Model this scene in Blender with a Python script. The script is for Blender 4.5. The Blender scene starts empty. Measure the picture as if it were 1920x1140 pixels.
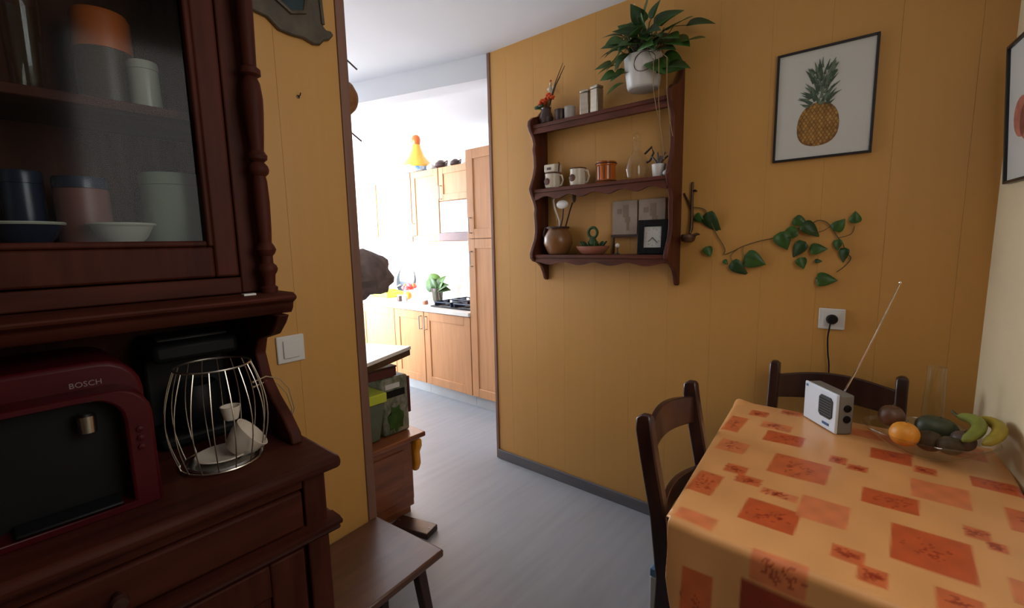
import bpy, bmesh, math, random
from mathutils import Vector, Matrix
random.seed(7)
S = bpy.context.scene
C = S.collection
PI = math.pi

# ------------------------------------------------------------------ camera
cd = bpy.data.cameras.new('camera'); cam = bpy.data.objects.new('camera', cd); C.objects.link(cam)
cd.sensor_fit = 'HORIZONTAL'; cd.sensor_width = 36.0; cd.lens = 865.0/1920*36; cd.clip_start = 0.02
cx = Vector((0.763, 0.646, -0.021)).normalized(); cz = Vector((0.642, -0.755, 0.133)); cz = (cz - cx*cz.dot(cx)).normalized(); cy = cz.cross(cx)
cam.matrix_world = Matrix(((cx.x, cy.x, cz.x, 0), (cx.y, cy.y, cz.y, 0), (cx.z, cy.z, cz.z, 1.4), (0, 0, 0, 1)))
S.camera = cam
# ------------------------------------------------------------------ view + light
S.view_settings.view_transform = 'Standard'; S.view_settings.look = 'None'
S.view_settings.gamma = 1.0; S.view_settings.use_curve_mapping = False
S.view_settings.exposure = 0.0
w = bpy.data.worlds.new('world'); S.world = w; w.use_nodes = True
w.node_tree.nodes['Background'].inputs[0].default_value = (0.75, 0.87, 1.0, 1)
w.node_tree.nodes['Background'].inputs[1].default_value = 0.6

def area(name, loc, target, sx, sy, power, col):
    l = bpy.data.lights.new(name, 'AREA'); l.shape = 'RECTANGLE'; l.size = sx; l.size_y = sy; l.energy = power; l.color = col
    o = bpy.data.objects.new(name, l); C.objects.link(o); o.location = loc
    o.rotation_euler = (Vector(target)-Vector(loc)).to_track_quat('-Z', 'Y').to_euler()
    return o
# daylight: the sky at the kitchen window, and two added fills in made-up openings
area('kitchen_window_light', (-4.96, 2.0, 1.62), (0.0, 2.0, 1.50), 1.75, 1.3, 75, (0.84, 0.92, 1.0))
kd = area('added_kitchen_fill', (-4.45, 0.90, 1.35), (-4.45, 3.0, 1.35), 1.0, 1.9, 95, (0.88, 0.94, 1.0)); kd.data.spread = math.radians(75)  # added fill that overexposes the left kitchen cabinets, no such door known
area('added_side_fill', (0.385, 0.76, 1.82), (-1.4, 0.70, 1.35), 0.80, 0.9, 7, (1.0, 0.93, 0.84))  # added fill for the left wall, no window known on this side

# ------------------------------------------------------------------ helpers: things and parts
def setp(o, label=None, cat=None, group=None, kind=None):
    if label: o['label'] = label
    if cat: o['category'] = cat
    if group: o['group'] = group
    if kind: o['kind'] = kind
    return o
def thing(name, label, cat, loc=(0, 0, 0), rz=0.0, group=None, rot=None):
    o = bpy.data.objects.new(name, None); C.objects.link(o); o.empty_display_size = 0.05
    o.location = loc; o.rotation_euler = rot if rot else (0, 0, rz)
    return setp(o, label, cat, group)

class MB:
    def __init__(s): s.v = []; s.f = []
    def add(s, vs, fs):
        n = len(s.v); s.v += [tuple(p) for p in vs]; s.f += [tuple(i+n for i in f) for f in fs]; return s
    def box(s, x0, x1, y0, y1, z0, z1):
        return s.add([(x0,y0,z0),(x1,y0,z0),(x1,y1,z0),(x0,y1,z0),(x0,y0,z1),(x1,y0,z1),(x1,y1,z1),(x0,y1,z1)],
                     [(0,3,2,1),(4,5,6,7),(0,1,5,4),(1,2,6,5),(2,3,7,6),(3,0,4,7)])
    def prism(s, poly, axis, a, b):
        # poly in the two other axes (order x,y,z), extruded along axis from a to b
        n = len(poly)
        def P(u, v, t): return {'x': (t,u,v), 'y': (u,t,v), 'z': (u,v,t)}[axis]
        vs = [P(u, v, a) for u, v in poly] + [P(u, v, b) for u, v in poly]
        fs = [tuple(range(n)), tuple(range(2*n-1, n-1, -1))] + [(i, i+n, (i+1) % n+n, (i+1) % n) for i in range(n)]
        return s.add(vs, fs)
    def lathe(s, prof, n=24, c=(0, 0, 0), axis='z', cap=True):
        vs = []; fs = []; m = len(prof)
        for r, z in prof:
            for k in range(n):
                a = 2*PI*k/n; p = (r*math.cos(a), r*math.sin(a), z)
                if axis == 'x': p = (p[2], p[0], p[1])
                if axis == 'y': p = (p[1], p[2], p[0])
                vs.append((c[0]+p[0], c[1]+p[1], c[2]+p[2]))
        for j in range(m-1):
            for k in range(n):
                k2 = (k+1) % n; fs.append((j*n+k, j*n+k2, (j+1)*n+k2, (j+1)*n+k))
        if cap:
            if prof[0][0] > 1e-5: fs.append(tuple(range(n-1, -1, -1)))
            if prof[-1][0] > 1e-5: fs.append(tuple(range((m-1)*n, m*n)))
        return s.add(vs, fs)
    def tube(s, pts, r, n=8, closed=False):
        pts = [Vector(p) for p in pts]; m = len(pts)
        rs = r if isinstance(r, (list, tuple)) else [r]*m
        vs = []; fs = []; up = None
        for i, p in enumerate(pts):
            if closed: t = pts[(i+1) % m]-pts[i-1]
            else: t = pts[min(i+1, m-1)]-pts[max(i-1, 0)]
            if t.length < 1e-9: t = Vector((0, 0, 1))
            t.normalize()
            if up is None: up = Vector((0, 0, 1)) if abs(t.z) < .9 else Vector((1, 0, 0))
            a = t.cross(up)
            if a.length < 1e-6: a = t.orthogonal()
            a.normalize(); b = a.cross(t).normalized(); up = b
            for k in range(n):
                th = 2*PI*k/n; vs.append(p+a*(rs[i]*math.cos(th))+b*(rs[i]*math.sin(th)))
        q = m if closed else m-1
        for i in range(q):
            for k in range(n):
                k2 = (k+1) % n; i2 = (i+1) % m
                fs.append((i*n+k, i*n+k2, i2*n+k2, i2*n+k))
        if not closed: fs += [tuple(range(n-1, -1, -1)), tuple(range((m-1)*n, m*n))]
        return s.add(vs, fs)
    def bar(s, p, q, wx, wy, up=(0, 0, 1), w2=None):
        # straight bar of rectangular section wx*wy from p to q (w2 = end scale)
        p = Vector(p); q = Vector(q); t = (q-p).normalized(); u = Vector(up)
        a = t.cross(u)
        if a.length < 1e-4: a = t.cross(Vector((1, 0, 0)))
        a.normalize(); b = a.cross(t).normalized(); k = w2 or 1
        vs = []
        for c0, f in ((p, 1), (q, k)):
            for sx, sy in ((-1,-1),(1,-1),(1,1),(-1,1)): vs.append(c0+a*(sx*wx/2*f)+b*(sy*wy/2*f))
        return s.add(vs, [(0,3,2,1),(4,5,6,7),(0,1,5,4),(1,2,6,5),(2,3,7,6),(3,0,4,7)])
    def ell(s, c, r, n=16, m=10, fn=None):
        vs = [(c[0], c[1], c[2]-r[2])]; fs = []
        for j in range(1, m):
            ph = -PI/2+PI*j/m
            for k in range(n):
                a = 2*PI*k/n
                d = Vector((math.cos(ph)*math.cos(a), math.cos(ph)*math.sin(a), math.sin(ph)))
                g = fn(d) if fn else 1
                vs.append((c[0]+d.x*r[0]*g, c[1]+d.y*r[1]*g, c[2]+d.z*r[2]*g))
        vs.append((c[0], c[1], c[2]+r[2])); L = len(vs)-1
        for k in range(n): fs.append((0, 1+(k+1) % n, 1+k))
        for j in range(m-2):
            for k in range(n):
                k2 = (k+1) % n; fs.append((1+j*n+k, 1+j*n+k2, 1+(j+1)*n+k2, 1+(j+1)*n+k))
        for k in range(n): fs.append((L, 1+(m-2)*n+k, 1+(m-2)*n+(k+1) % n))
        return s.add(vs, fs)
    def rot(s, M):
        s.v = [tuple(M @ Vector(p)) for p in s.v]; return s
    def mesh(s, name, mat, smooth=True, ang=35):
        me = bpy.data.meshes.new(name); me.from_pydata(s.v, [], s.f); me.update()
        bm = bmesh.new(); bm.from_mesh(me); bmesh.ops.recalc_face_normals(bm, faces=bm.faces); bm.to_mesh(me); bm.free()
        if smooth:
            me.polygons.foreach_set('use_smooth', [True]*len(me.polygons)); me.set_sharp_from_angle(angle=math.radians(ang))
        if mat: me.materials.append(mat)
        return me
    def build(s, name, mat, parent=None, smooth=True, bevel=0, ang=35, label=None):
        o = bpy.data.objects.new(name, s.mesh(name, mat, smooth, ang)); C.objects.link(o); o.parent = parent
        if bevel:
            b = o.modifiers.new('bevel', 'BEVEL'); b.width = bevel; b.segments = 2; b.limit_method = 'ANGLE'; b.angle_limit = math.radians(40)
        if label: o['label'] = label
        return o
def B(*a): return MB().box(*a)
def inst(me, name, parent, loc=(0,0,0), rot=(0,0,0), sc=(1,1,1)):
    o = bpy.data.objects.new(name, me); C.objects.link(o); o.parent = parent
    o.location = loc; o.rotation_euler = rot; o.scale = sc if isinstance(sc, tuple) else (sc, sc, sc); return o
def copy_tree(o, parent=None):
    c = o.copy(); C.objects.link(c); c.parent = parent
    for ch in [x for x in bpy.data.objects if x.parent == o]: copy_tree(ch, c)
    return c
def struct(name, mb, mat, parent=None, bevel=0):
    o = mb.build(name, mat, parent, smooth=False, bevel=bevel); o['kind'] = 'structure'; return o

# ------------------------------------------------------------------ materials
def _n(nt, t, **kw):
    n = nt.nodes.new(t)
    for k, v in kw.items(): setattr(n, k, v)
    return n
def mat(name, col, rough=.5, metal=0, var=.12, scale=(8, 8, 8), bump=0.0, bscale=60, spec=.5, trans=0, emit=0, coat=0, detail=3, col2=None):
    m = bpy.data.materials.new(name); m.use_nodes = True; nt = m.node_tree; b = nt.nodes['Principled BSDF']
    tc = _n(nt, 'ShaderNodeTexCoord'); mp = _n(nt, 'ShaderNodeMapping'); mp.inputs['Scale'].default_value = scale
    nt.links.new(tc.outputs['Object'], mp.inputs[0])
    nz = _n(nt, 'ShaderNodeTexNoise'); nz.inputs['Scale'].default_value = 1; nz.inputs['Detail'].default_value = detail
    nt.links.new(mp.outputs[0], nz.inputs['Vector'])
    r = _n(nt, 'ShaderNodeValToRGB'); r.color_ramp.elements[0].position = .3; r.color_ramp.elements[1].position = .7
    c2 = col2 or tuple(min(1, c*(1+var)) for c in col); c1 = col if col2 else tuple(c*(1-var) for c in col)
    r.color_ramp.elements[0].color = (*c1, 1); r.color_ramp.elements[1].color = (*c2, 1)
    nt.links.new(nz.outputs['Fac'], r.inputs[0]); nt.links.new(r.outputs[0], b.inputs['Base Color'])
    b.inputs['Roughness'].default_value = rough; b.inputs['Metallic'].default_value = metal
    b.inputs['Specular IOR Level'].default_value = spec; b.inputs['Transmission Weight'].default_value = trans
    b.inputs['Coat Weight'].default_value = coat; b.inputs['Coat Roughness'].default_value = .15
    if bump:
        n2 = _n(nt, 'ShaderNodeTexNoise'); n2.inputs['Scale'].default_value = bscale; nt.links.new(mp.outputs[0] if bscale < 5 else tc.outputs['Object'], n2.inputs['Vector'])
        bp = _n(nt, 'ShaderNodeBump'); bp.inputs['Strength'].default_value = bump; bp.inputs['Distance'].default_value = .003
        nt.links.new(n2.outputs['Fac'], bp.inputs['Height']); nt.links.new(bp.outputs[0], b.inputs['Normal'])
    return m
def glass(name, tint=(1, 1, 1), gloss=.12, rough=.02, refl=1.0):
    # thin pane: what lies behind shows through, a fresnel share mirrors the room
    m = bpy.data.materials.new(name); m.use_nodes = True; nt = m.node_tree; nt.nodes.clear()
    o = _n(nt, 'ShaderNodeOutputMaterial'); t = _n(nt, 'ShaderNodeBsdfTransparent'); t.inputs[0].default_value = (*tint, 1)
    g = _n(nt, 'ShaderNodeBsdfGlossy'); g.inputs['Roughness'].default_value = rough
    f0 = _n(nt, 'ShaderNodeFresnel'); f0.inputs[0].default_value = 1.5; ge = _n(nt, 'ShaderNodeNewGeometry')
    iv = _n(nt, 'ShaderNodeMath', operation='SUBTRACT'); iv.inputs[0].default_value = refl; nt.links.new(ge.outputs['Backfacing'], iv.inputs[1]); iv.use_clamp = True
    f = _n(nt, 'ShaderNodeMath', operation='MULTIPLY'); nt.links.new(f0.outputs[0], f.inputs[0]); nt.links.new(iv.outputs[0], f.inputs[1])
    a = _n(nt, 'ShaderNodeMath', operation='ADD'); a.inputs[1].default_value = gloss; a.use_clamp = True
    mx = _n(nt, 'ShaderNodeMixShader'); nt.links.new(f.outputs[0], a.inputs[0]); nt.links.new(a.outputs[0], mx.inputs[0])
    nt.links.new(t.outputs[0], mx.inputs[1]); nt.links.new(g.outputs[0], mx.inputs[2]); nt.links.new(mx.outputs[0], o.inputs[0])
    return m
def attr_mat(name, rough=.5, spec=.5, bump=0):
    m = bpy.data.materials.new(name); m.use_nodes = True; nt = m.node_tree; b = nt.nodes['Principled BSDF']
    a = _n(nt, 'ShaderNodeVertexColor'); a.layer_name = 'print'
    nt.links.new(a.outputs[0], b.inputs['Base Color']); b.inputs['Roughness'].default_value = rough; b.inputs['Specular IOR Level'].default_value = spec
    if bump:
        tc = _n(nt, 'ShaderNodeTexCoord'); n2 = _n(nt, 'ShaderNodeTexNoise'); n2.inputs['Scale'].default_value = 40; nt.links.new(tc.outputs['Object'], n2.inputs['Vector'])
        bp = _n(nt, 'ShaderNodeBump'); bp.inputs['Strength'].default_value = bump; bp.inputs['Distance'].default_value = .002
        nt.links.new(n2.outputs['Fac'], bp.inputs['Height']); nt.links.new(bp.outputs[0], b.inputs['Normal'])
    return m
m_wall = mat('yellow_panel', (.59, .305, .078), .5, var=.015, scale=(40, 40, .6), bump=.05, bscale=90)
m_wallR = mat('yellow_plaster', (.78, .66, .42), .7, var=.03, scale=(6, 6, 6), bump=.15, bscale=120)
m_ceil = mat('ceiling_white', (.78, .81, .87), .8, var=.015, scale=(2, 2, 2), bump=.1, bscale=50)
m_kwall = mat('kitchen_white', (.9, .9, .88), .7, var=.01)
m_floor = mat('grey_vinyl', (.32, .335, .365), .36, var=.07, scale=(24, 1.8, 1), bump=.05, bscale=70, detail=5)
m_base = mat('grey_baseboard', (.13, .125, .135), .5, var=.1, scale=(2, 2, 40))
m_jamb = mat('brown_jamb', (.22, .105, .070), .5, var=.15, scale=(30, 30, 2))
m_red = mat('mahogany', (.062, .0145, .0085), .55, var=.35, scale=(30, 4, 30), bump=.06, bscale=40, spec=.12)
m_redv = mat('mahogany_upright', (.062, .0145, .0085), .55, var=.35, scale=(30, 30, 4), bump=.06, bscale=40, spec=.12)
m_shelf = mat('shelf_wood', (.10, .024, .011), .45, var=.3, scale=(5, 40, 40), spec=.3)
m_shelfv = mat('shelf_wood_upright', (.09, .022, .010), .45, var=.3, scale=(40, 40, 5), spec=.3)
m_dark = mat('dark_chair_wood', (.040, .014, .010), .32, var=.3, scale=(30, 30, 4), coat=.15)
m_stool = mat('brown_stool_wood', (.105, .042, .024), .34, var=.25, scale=(40, 5, 40), spec=.9)
m_kwood = mat('kitchen_wood', (.50, .235, .10), .4, var=.1, scale=(40, 40, 3))
m_white = mat('white_plastic', (.72, .71, .69), .35, var=.02)
m_black = mat('black_plastic', (.009, .009, .010), .5, var=.1, spec=.2)
m_steel = mat('steel', (.6, .6, .6), .25, metal=1, var=.05)
m_wire = mat('silver_wire', (.62, .58, .50), .3, metal=1, var=.05)
m_chrome = mat('chrome', (.8, .8, .8), .12, metal=1, var=.02)
m_glass = glass('clear_glass', (.97, .98, .97), .01)
m_pane = glass('cabinet_glass', (.85, .88, .88), .0, .10, .30)
m_wpane = glass('window_glass', (1, 1, 1), .0)
m_leaf = mat('pothos_leaf', (.045, .110, .018), .40, var=.45, scale=(14, 14, 14), spec=.4)
m_leaf2 = mat('dark_leaf', (.030, .070, .016), .42, var=.4, scale=(14, 14, 14), spec=.4)
m_stem = mat('green_brown_stem', (.10, .075, .022), .6, var=.2)
m_soil = mat('soil', (.03, .02, .012), .9, var=.3, scale=(60, 60, 60))

# ------------------------------------------------------------------ the rooms
W = 2.12          # main wall plane y
LX = -1.40        # left wall plane x
def rwx(y): return .211 + .142*(2.12-y)
struct('floor', B(-5.2, 1.6, -2.8, 3.4, -.06, 0), m_floor)
struct('ceiling', B(-5.2, 1.6, -2.8, 3.4, 2.5, 2.56), m_ceil)
# main wall clad in vertical panels about 20 cm wide
wm = struct('wall_far', B(-1.935, .36, W+.012, W+.10, 0, 2.5), m_wallR)
ex = [-1.935, -1.815] + [-1.62+.195*k for k in range(0, 10)] + [.225]
for a, b in zip(ex, ex[1:]):
    B(a+.0002, b-.0002, W, W+.012, .0, 2.5).build('wall_panel', m_wall, wm, smooth=False, bevel=.0004)
# left wall (behind the buffet, ending at the door post)
wl = struct('wall_left', B(LX-.10, LX-.012, -2.7, .826, 0, 2.5), m_wallR)
ey = [.826-.195*k for k in range(0, 9)]
for a, b in zip(ey[1:], ey): B(LX-.012, LX, a+.0002, b-.0002, 0, 2.5).build('wall_panel', m_wall, wl, smooth=False, bevel=.0004)
B(LX-.012, LX, -2.7, ey[-1], 0, 2.5).build('wall_lining', m_wall, wl, smooth=False)
# right wall, a few degrees out of square
def rprism(mb, y0, y1, z0, z1, d0=0.0, d1=.1):
    return mb.add([(rwx(y1)+d0, y1, z0), (rwx(y1)+d1, y1, z0), (rwx(y0)+d1, y0, z0), (rwx(y0)+d0, y0, z0), (rwx(y1)+d0, y1, z1), (rwx(y1)+d1, y1, z1), (rwx(y0)+d1, y0, z1), (rwx(y0)+d0, y0, z1)],
                  [(0,1,2,3),(4,7,6,5),(0,4,5,1),(1,5,6,2),(2,6,7,3),(3,7,4,0)])
rw = MB(); rprism(rw, 1.20, 2.13, 0, 2.5); rprism(rw, -2.7, .32, 0, 2.5); rprism(rw, .32, 1.20, 0, 1.32); rprism(rw, .32, 1.20, 2.32, 2.5)
struct('wall_right', rw, m_wallR)
def wall_hole(u0, u1, z0, z1, a0, a1, h0, h1, axis):
    mb = MB()
    def bx(p, q, r, s2):
        if axis == 'x': mb.box(a0, a1, p, q, r, s2)
        else: mb.box(p, q, a0, a1, r, s2)
    bx(u0, z0, 0, 2.5); bx(z1, u1, 0, 2.5); bx(z0, z1, 0, h0); bx(z0, z1, h1, 2.5); return mb
struct('wall_rear', B(-1.5, 1.1, -2.8, -2.7, 0, 2.5), m_wallR)
struct('wall_kitchen_left', wall_hole(.75, 3.4, 1.1, 2.9, -5.1, -5.0, .95, 2.3, 'x'), m_kwall)
struct('wall_kitchen_far', B(-5.1, -1.9, 3.3, 3.4, 0, 2.5), m_kwall)
struct('wall_kitchen_right', B(-2.0, -1.9, W+.10, 3.3, 0, 2.5), m_kwall)
struct('wall_kitchen_near', MB().box(-3.93, -1.5, .75, .87, 0, 2.5).box(-5.0, -4.97, .75, .87, 0, 2.5).box(-4.97, -3.93, .75, .87, 2.32, 2.5).box(-4.97, -3.93, .75, .87, 0, .05), m_kwall)
def window(name, axis, a, u0, u1, z0, z1):
    mb = MB(); t = .05
    def bx(m, p, q, r, s2, d0, d1):
        if axis == 'x': m.box(a+d0, a+d1, p, q, r, s2)
        else: m.box(p, q, a+d0, a+d1, r, s2)
    bx(mb, u0, u0+t, z0, z1, 0, .06); bx(mb, u1-t, u1, z0, z1, 0, .06); bx(mb, u0+t, u1-t, z0, z0+t, 0, .06); bx(mb, u0+t, u1-t, z1-t, z1, 0, .06)
    um = (u0+u1)/2; bx(mb, um-.025, um+.025, z0+t, z1-t, 0, .06)
    o = struct(name, mb, m_white)
    for p, q in ((u0+t, um-.025), (um+.025, u1-t)):
        g = MB(); bx(g, p, q, z0+t, z1-t, .025, .031); g.build('pane', m_wpane, o, smooth=False)
window('window_1', 'x', -5.10, 1.1, 2.9, .95, 2.3)
wf = MB(); rprism(wf, .32, .36, 1.32, 2.32, .03, .08); rprism(wf, 1.16, 1.20, 1.32, 2.32, .03, .08); rprism(wf, .36, 1.16, 1.32, 1.36, .03, .08); rprism(wf, .36, 1.16, 2.28, 2.32, .03, .08)
w2 = struct('added_side_window', wf, m_white); g2 = MB(); rprism(g2, .36, 1.16, 1.36, 2.28, .05, .056); g2.build('pane', m_wpane, w2, smooth=False)  # made-up window in the unseen right wall, holds the added fill
window('added_door_window', 'y', .76, -4.97, -3.93, .05, 2.32)  # made-up glazed opening, out of view, for the added kitchen fill
# door posts of the opening, and the beam that runs across the kitchen ceiling
struct('trim_1', B(LX-.10, LX+.006, .826, .858, 0, 2.5), m_jamb, bevel=.003)
struct('trim_2', B(-1.957, -1.935, W-.008, W+.10, 0, 2.5), m_jamb, bevel=.003)
d = Vector((-1.044, -.278, 0)).normalized(); nrm = Vector((d.y, -d.x, 0))*1
a0 = Vector((-1.957, 2.121, 0)); a1 = a0+d*3.1; th = Vector((-d.y, d.x, 0)); th = th if th.y > 0 else -th
bm_ = MB(); q = [a0, a1, a1+th*.14, a0+th*.14]
bm_.add([(p.x, p.y, 2.365) for p in q]+[(p.x, p.y, 2.5) for p in q], [(0,1,2,3),(4,7,6,5),(0,4,5,1),(1,5,6,2),(2,6,7,3),(3,7,4,0)])
struct('wall_beam', bm_, m_ceil)
struct('baseboard_far', B(-1.94, .20, W-.014, W, 0, .062), m_base, bevel=.003)
struct('baseboard_left', B(LX, LX+.012, .49, .826, 0, .062), m_base, bevel=.003)
br = MB(); br.add([(rwx(2.10), 2.10, 0), (rwx(2.10)-.012, 2.10, 0), (rwx(-2.6)-.012, -2.6, 0), (rwx(-2.6), -2.6, 0),
        (rwx(2.10), 2.10, .062), (rwx(2.10)-.012, 2.10, .062), (rwx(-2.6)-.012, -2.6, .062), (rwx(-2.6), -2.6, .062)],
        [(0,1,2,3),(4,7,6,5),(0,4,5,1),(1,5,6,2),(2,6,7,3),(3,7,4,0)])
struct('baseboard_right', br, m_base)

# ------------------------------------------------------------------ buffet with glazed hutch
bf = thing('buffet_cabinet', 'dark red mahogany buffet with glazed hutch standing along the left wall', 'cabinet')
FX = -.93          # front plane of the base
mb = B(LX+.004, FX-.02, -.72, .435, .06, .92); mb.build('base_body', m_red, bf, bevel=.003)
B(LX+.004, FX-.03, -.70, .42, 0, .06).build('plinth', m_red, bf, bevel=.003)
# end pilaster, drawer, mouldings and door of the front
B(FX-.02, FX, .405, .452, .06, .92).build('pilaster', m_redv, bf, bevel=.004)
B(LX+.004, FX-.021, .436, .452, .06, .92).build('end_panel', m_redv, bf, bevel=.003)
B(FX-.02, FX-.004, -.72, .404, .895, .92).build('top_rail', m_red, bf, bevel=.002)
for y0, y1 in ((-.15, .400), (-.70, -.16)):
    dr = B(FX-.02, FX+.002, y0, y1, .812, .892).build('drawer', m_red, bf, bevel=.006)
    MB().lathe([(.0, .034), (.010, .033), (.013, .026), (.008, .016), (.006, 0)], 16, (FX+.002, (y0+y1)/2-.03, .852), 'x').build('knob', m_dark, dr)
MB().prism([(FX-.02, .775), (FX+.008, .775), (FX+.014, .782), (FX+.010, .790), (FX+.024, .795), (FX+.026, .803), (FX+.012, .808), (FX-.02, .808)], 'y', -.72, .472).build('waist_moulding', m_red, bf)
MB().prism([(.453, .775), (.461, .775), (.466, .782), (.463, .790), (.473, .796), (.473, .803), (.464, .808), (.453, .808)], 'x', LX+.004, FX-.021).build('end_moulding', m_red, bf)
dm = MB()
for y0, y1 in ((-.14, .395), (-.70, -.16)):
    do = MB().box(FX-.02, FX, y0, y0+.07, .08, .765).box(FX-.02, FX, y1-.07, y1, .08, .765).box(FX-.02, FX, y0+.07, y1-.07, .08, .15).box(FX-.02, FX, y0+.07, y1-.07, .695, .765).build('door', m_redv, bf, bevel=.004)
    B(FX-.02, FX-.008, y0+.07, y1-.07, .15, .695).build('door_panel', m_redv, do, bevel=.004)
B(LX+.004, -.905, -.745, .482, .92, .95).build('countertop', m_red, bf, bevel=.012)
# hutch: side brackets with an S-curve, back, frame, column, cornice
prof = [(LX+.004, .951), (-1.033, .951), (-1.040, .975), (-1.079, 1.012), (-1.13, 1.046), (-1.175, 1.088), (-1.196, 1.142), (-1.178, 1.180), (-1.10, 1.200), (-1.064, 1.229), (-1.046, 1.25), (LX+.004, 1.25)]
for y in (.432, -.74): MB().prism(prof, 'y', y, y+.026).build('side_bracket', m_redv, bf, bevel=.004)
B(LX+.003, LX+.015, -.71, .431, .951, 2.38).build('back_panel', m_redv, bf)
HX = -1.12         # front plane of the hutch
MB().prism([(LX+.016, 1.25), (HX+.045, 1.25), (HX+.055, 1.262), (HX+.058, 1.274), (HX+.075, 1.283), (HX+.078, 1.290), (HX+.062, 1.298), (LX+.016, 1.298)], 'y', -.76, .476).build('lower_cornice', m_red, bf, bevel=.003)
B(LX+.016, HX-.022, .430, .452, 1.30, 2.38).build('hutch_side', m_redv, bf, bevel=.003)
B(LX+.016, HX-.022, -.735, -.715, 1.30, 2.38).build('hutch_side', m_redv, bf, bevel=.003)
B(HX-.022, HX-.004, .392, .452, 1.30, 2.38).build('hutch_stile', m_redv, bf, bevel=.003)
B(HX-.022, HX, -.735, .391, 1.30, 1.336).build('hutch_rail', m_red, bf, bevel=.003)
B(LX+.016, HX-.022, -.714, .429, 2.30, 2.38).build('hutch_top', m_red, bf)
for y0, y1 in ((-.28, .388), (-.715, -.285)):
    do = MB().box(HX-.02, HX+.004, y0, y0+.05, 1.339, 2.28).box(HX-.02, HX+.004, y1-.046, y1, 1.339, 2.28).box(HX-.02, HX+.004, y0+.05, y1-.046, 1.339, 1.404).box(HX-.02, HX+.004, y0+.05, y1-.046, 2.21, 2.28).build('hutch_door', m_redv, bf, bevel=.005)
    mo = MB()
    i0, i1, j0, j1 = y0+.05, y1-.046, 1.404, 2.21
    mo.box(HX-.012, HX+.010, i0, i0+.012, j0, j1).box(HX-.012, HX+.010, i1-.012, i1, j0, j1).box(HX-.012, HX+.010, i0+.012, i1-.012, j0, j0+.012).box(HX-.012, HX+.010, i0+.012, i1-.012, j1-.012, j1)
    mo.build('bead', m_redv, do, bevel=.004)
    B(HX-.009, HX-.006, i0+.012, i1-.012, j0+.012, j1-.012).build('glass_pane', m_pane, do, smooth=False)
for z in (1.397, 1.674, 2.0): B(LX+.016, HX-.03, -.714, .429, z-.012, z+.006).build('inner_shelf', m_red, bf, bevel=.002)
col = [(.017, 0), (.018, .012), (.013, .016), (.015, .04), (.019, .046), (.021, .053), (.019, .060), (.013, .066), (.013, .082), (.018, .088), (.021, .096), (.018, .104), (.013, .112), (.015, .14), (.0165, .20), (.015, .245), (.013, .256), (.019, .262), (.021, .270), (.019, .278), (.012, .286), (.019, .292), (.020, .30), (.014, .31), (.0165, .34), (.020, .39), (.021, .42), (.018, .45), (.013, .462), (.021, .467), (.021, .478), (.014, .484), (.016, .56), (.018, .66), (.016, .76), (.012, .80), (.02, .81), (.02, 1.0)]
MB().lathe([(r, z+1.2985) for r, z in col], 20, (HX+.026, .438, 0)).build('turned_column', m_redv, bf)
MB().lathe([(r, z+1.2985) for r, z in col], 20, (HX+.026, -.72, 0)).build('turned_column', m_redv, bf)
MB().prism([(LX+.016, 2.381), (HX+.03, 2.381), (HX+.07, 2.44), (HX+.075, 2.46), (LX+.016, 2.46)], 'y', -.76, .49).build('crown_moulding', m_red, bf)

m_wsp0 = mat('pale_cable', (.42, .30, .16), .5)
# things inside the hutch
m_cer = mat('cream_ceramic', (.55, .54, .46), .3, var=.08)
m_tin = mat('pale_green_tin', (.36, .42, .33), .4, var=.1)
m_blue = mat('navy_glaze', (.022, .032, .065), .25, var=.2)
m_rose = mat('dull_rose_tin', (.24, .09, .08), .4, var=.2)
m_org = mat('orange_glaze', (.55, .12, .02), .35, var=.2)
m_dkb = mat('dark_brown_jar', (.05, .03, .018), .4, var=.2)
def tin(name, label, cat, x, y, z, r, h, m, m2, group=None):
    t = thing(name, label, cat, (x, y, z), 0, group)
    MB().lathe([(r*.97, 0), (r, .004), (r, h*.82), (r*.99, h*.84)], 28).build('body', m, t)
    MB().lathe([(r*1.02, h*.845), (r*1.02, h*.97), (r*.98, h), (0, h)], 28).build('lid', m2, t)
    return t
def plates(name, label, x, y, z, r, k, m):
    MBs = MB()
    t = thing(name, label, 'bowl', (x, y, z))
    MB().lathe([(r*.45, 0), (r*.48, .006), (r*.75, .022), (r*.96, .045*k), (r, .046*k), (r*.97, .048*k), (r*.7, .03), (0, .014)], 28).build('bowl', m, t)
    MB().tube([(r*math.cos(a*PI/14), r*math.sin(a*PI/14), .047*k) for a in range(28)], .003, 6, True).build('rim', m_cer, t)
    return t
tin('storage_tin', 'large pale green lidded tin at the right of the hutch', 'tin', -1.265, .322, 1.4035, .062, .16, m_tin, m_tin)
tin('storage_tin', 'dull rose tin in the hutch left of the green tin', 'tin', -1.26, .165, 1.4035, .042, .14, m_rose, m_blue)
tin('glass_jar', 'dark blue jar in the hutch beside the rose tin', 'jar', -1.30, .085, 1.4035, .032, .15, m_blue, m_blue)
for i, (y, k, m, lb) in enumerate(((.075, 1.0, m_blue, 'wide blue bowl with cream rim low in the hutch'), (.21, 1.0, m_cer, 'shallow cream bowl in front of the tins in the hutch'))):
    plates('serving_bowl', lb, -1.195, y, 1.4035, .052, k, m)
tin('storage_tin', 'tall cream canister at the left end of the lower hutch shelf', 'tin', -1.28, -.03, 1.4035, .055, .17, m_cer, m_cer)
t = thing('reflection_jar', 'tall brown jar on the upper hutch shelf, its orange top standing in for a reflection', 'jar', (-1.30, .235, 1.6805))
MB().lathe([(.045, 0), (.048, .004), (.048, .125)], 24).build('body', m_dkb, t); MB().lathe([(.049, .1255), (.049, .19), (.044, .20), (0, .20)], 24).build('lid', m_org, t)  # made-up jar, its orange lid takes the place of a glass reflection
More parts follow.
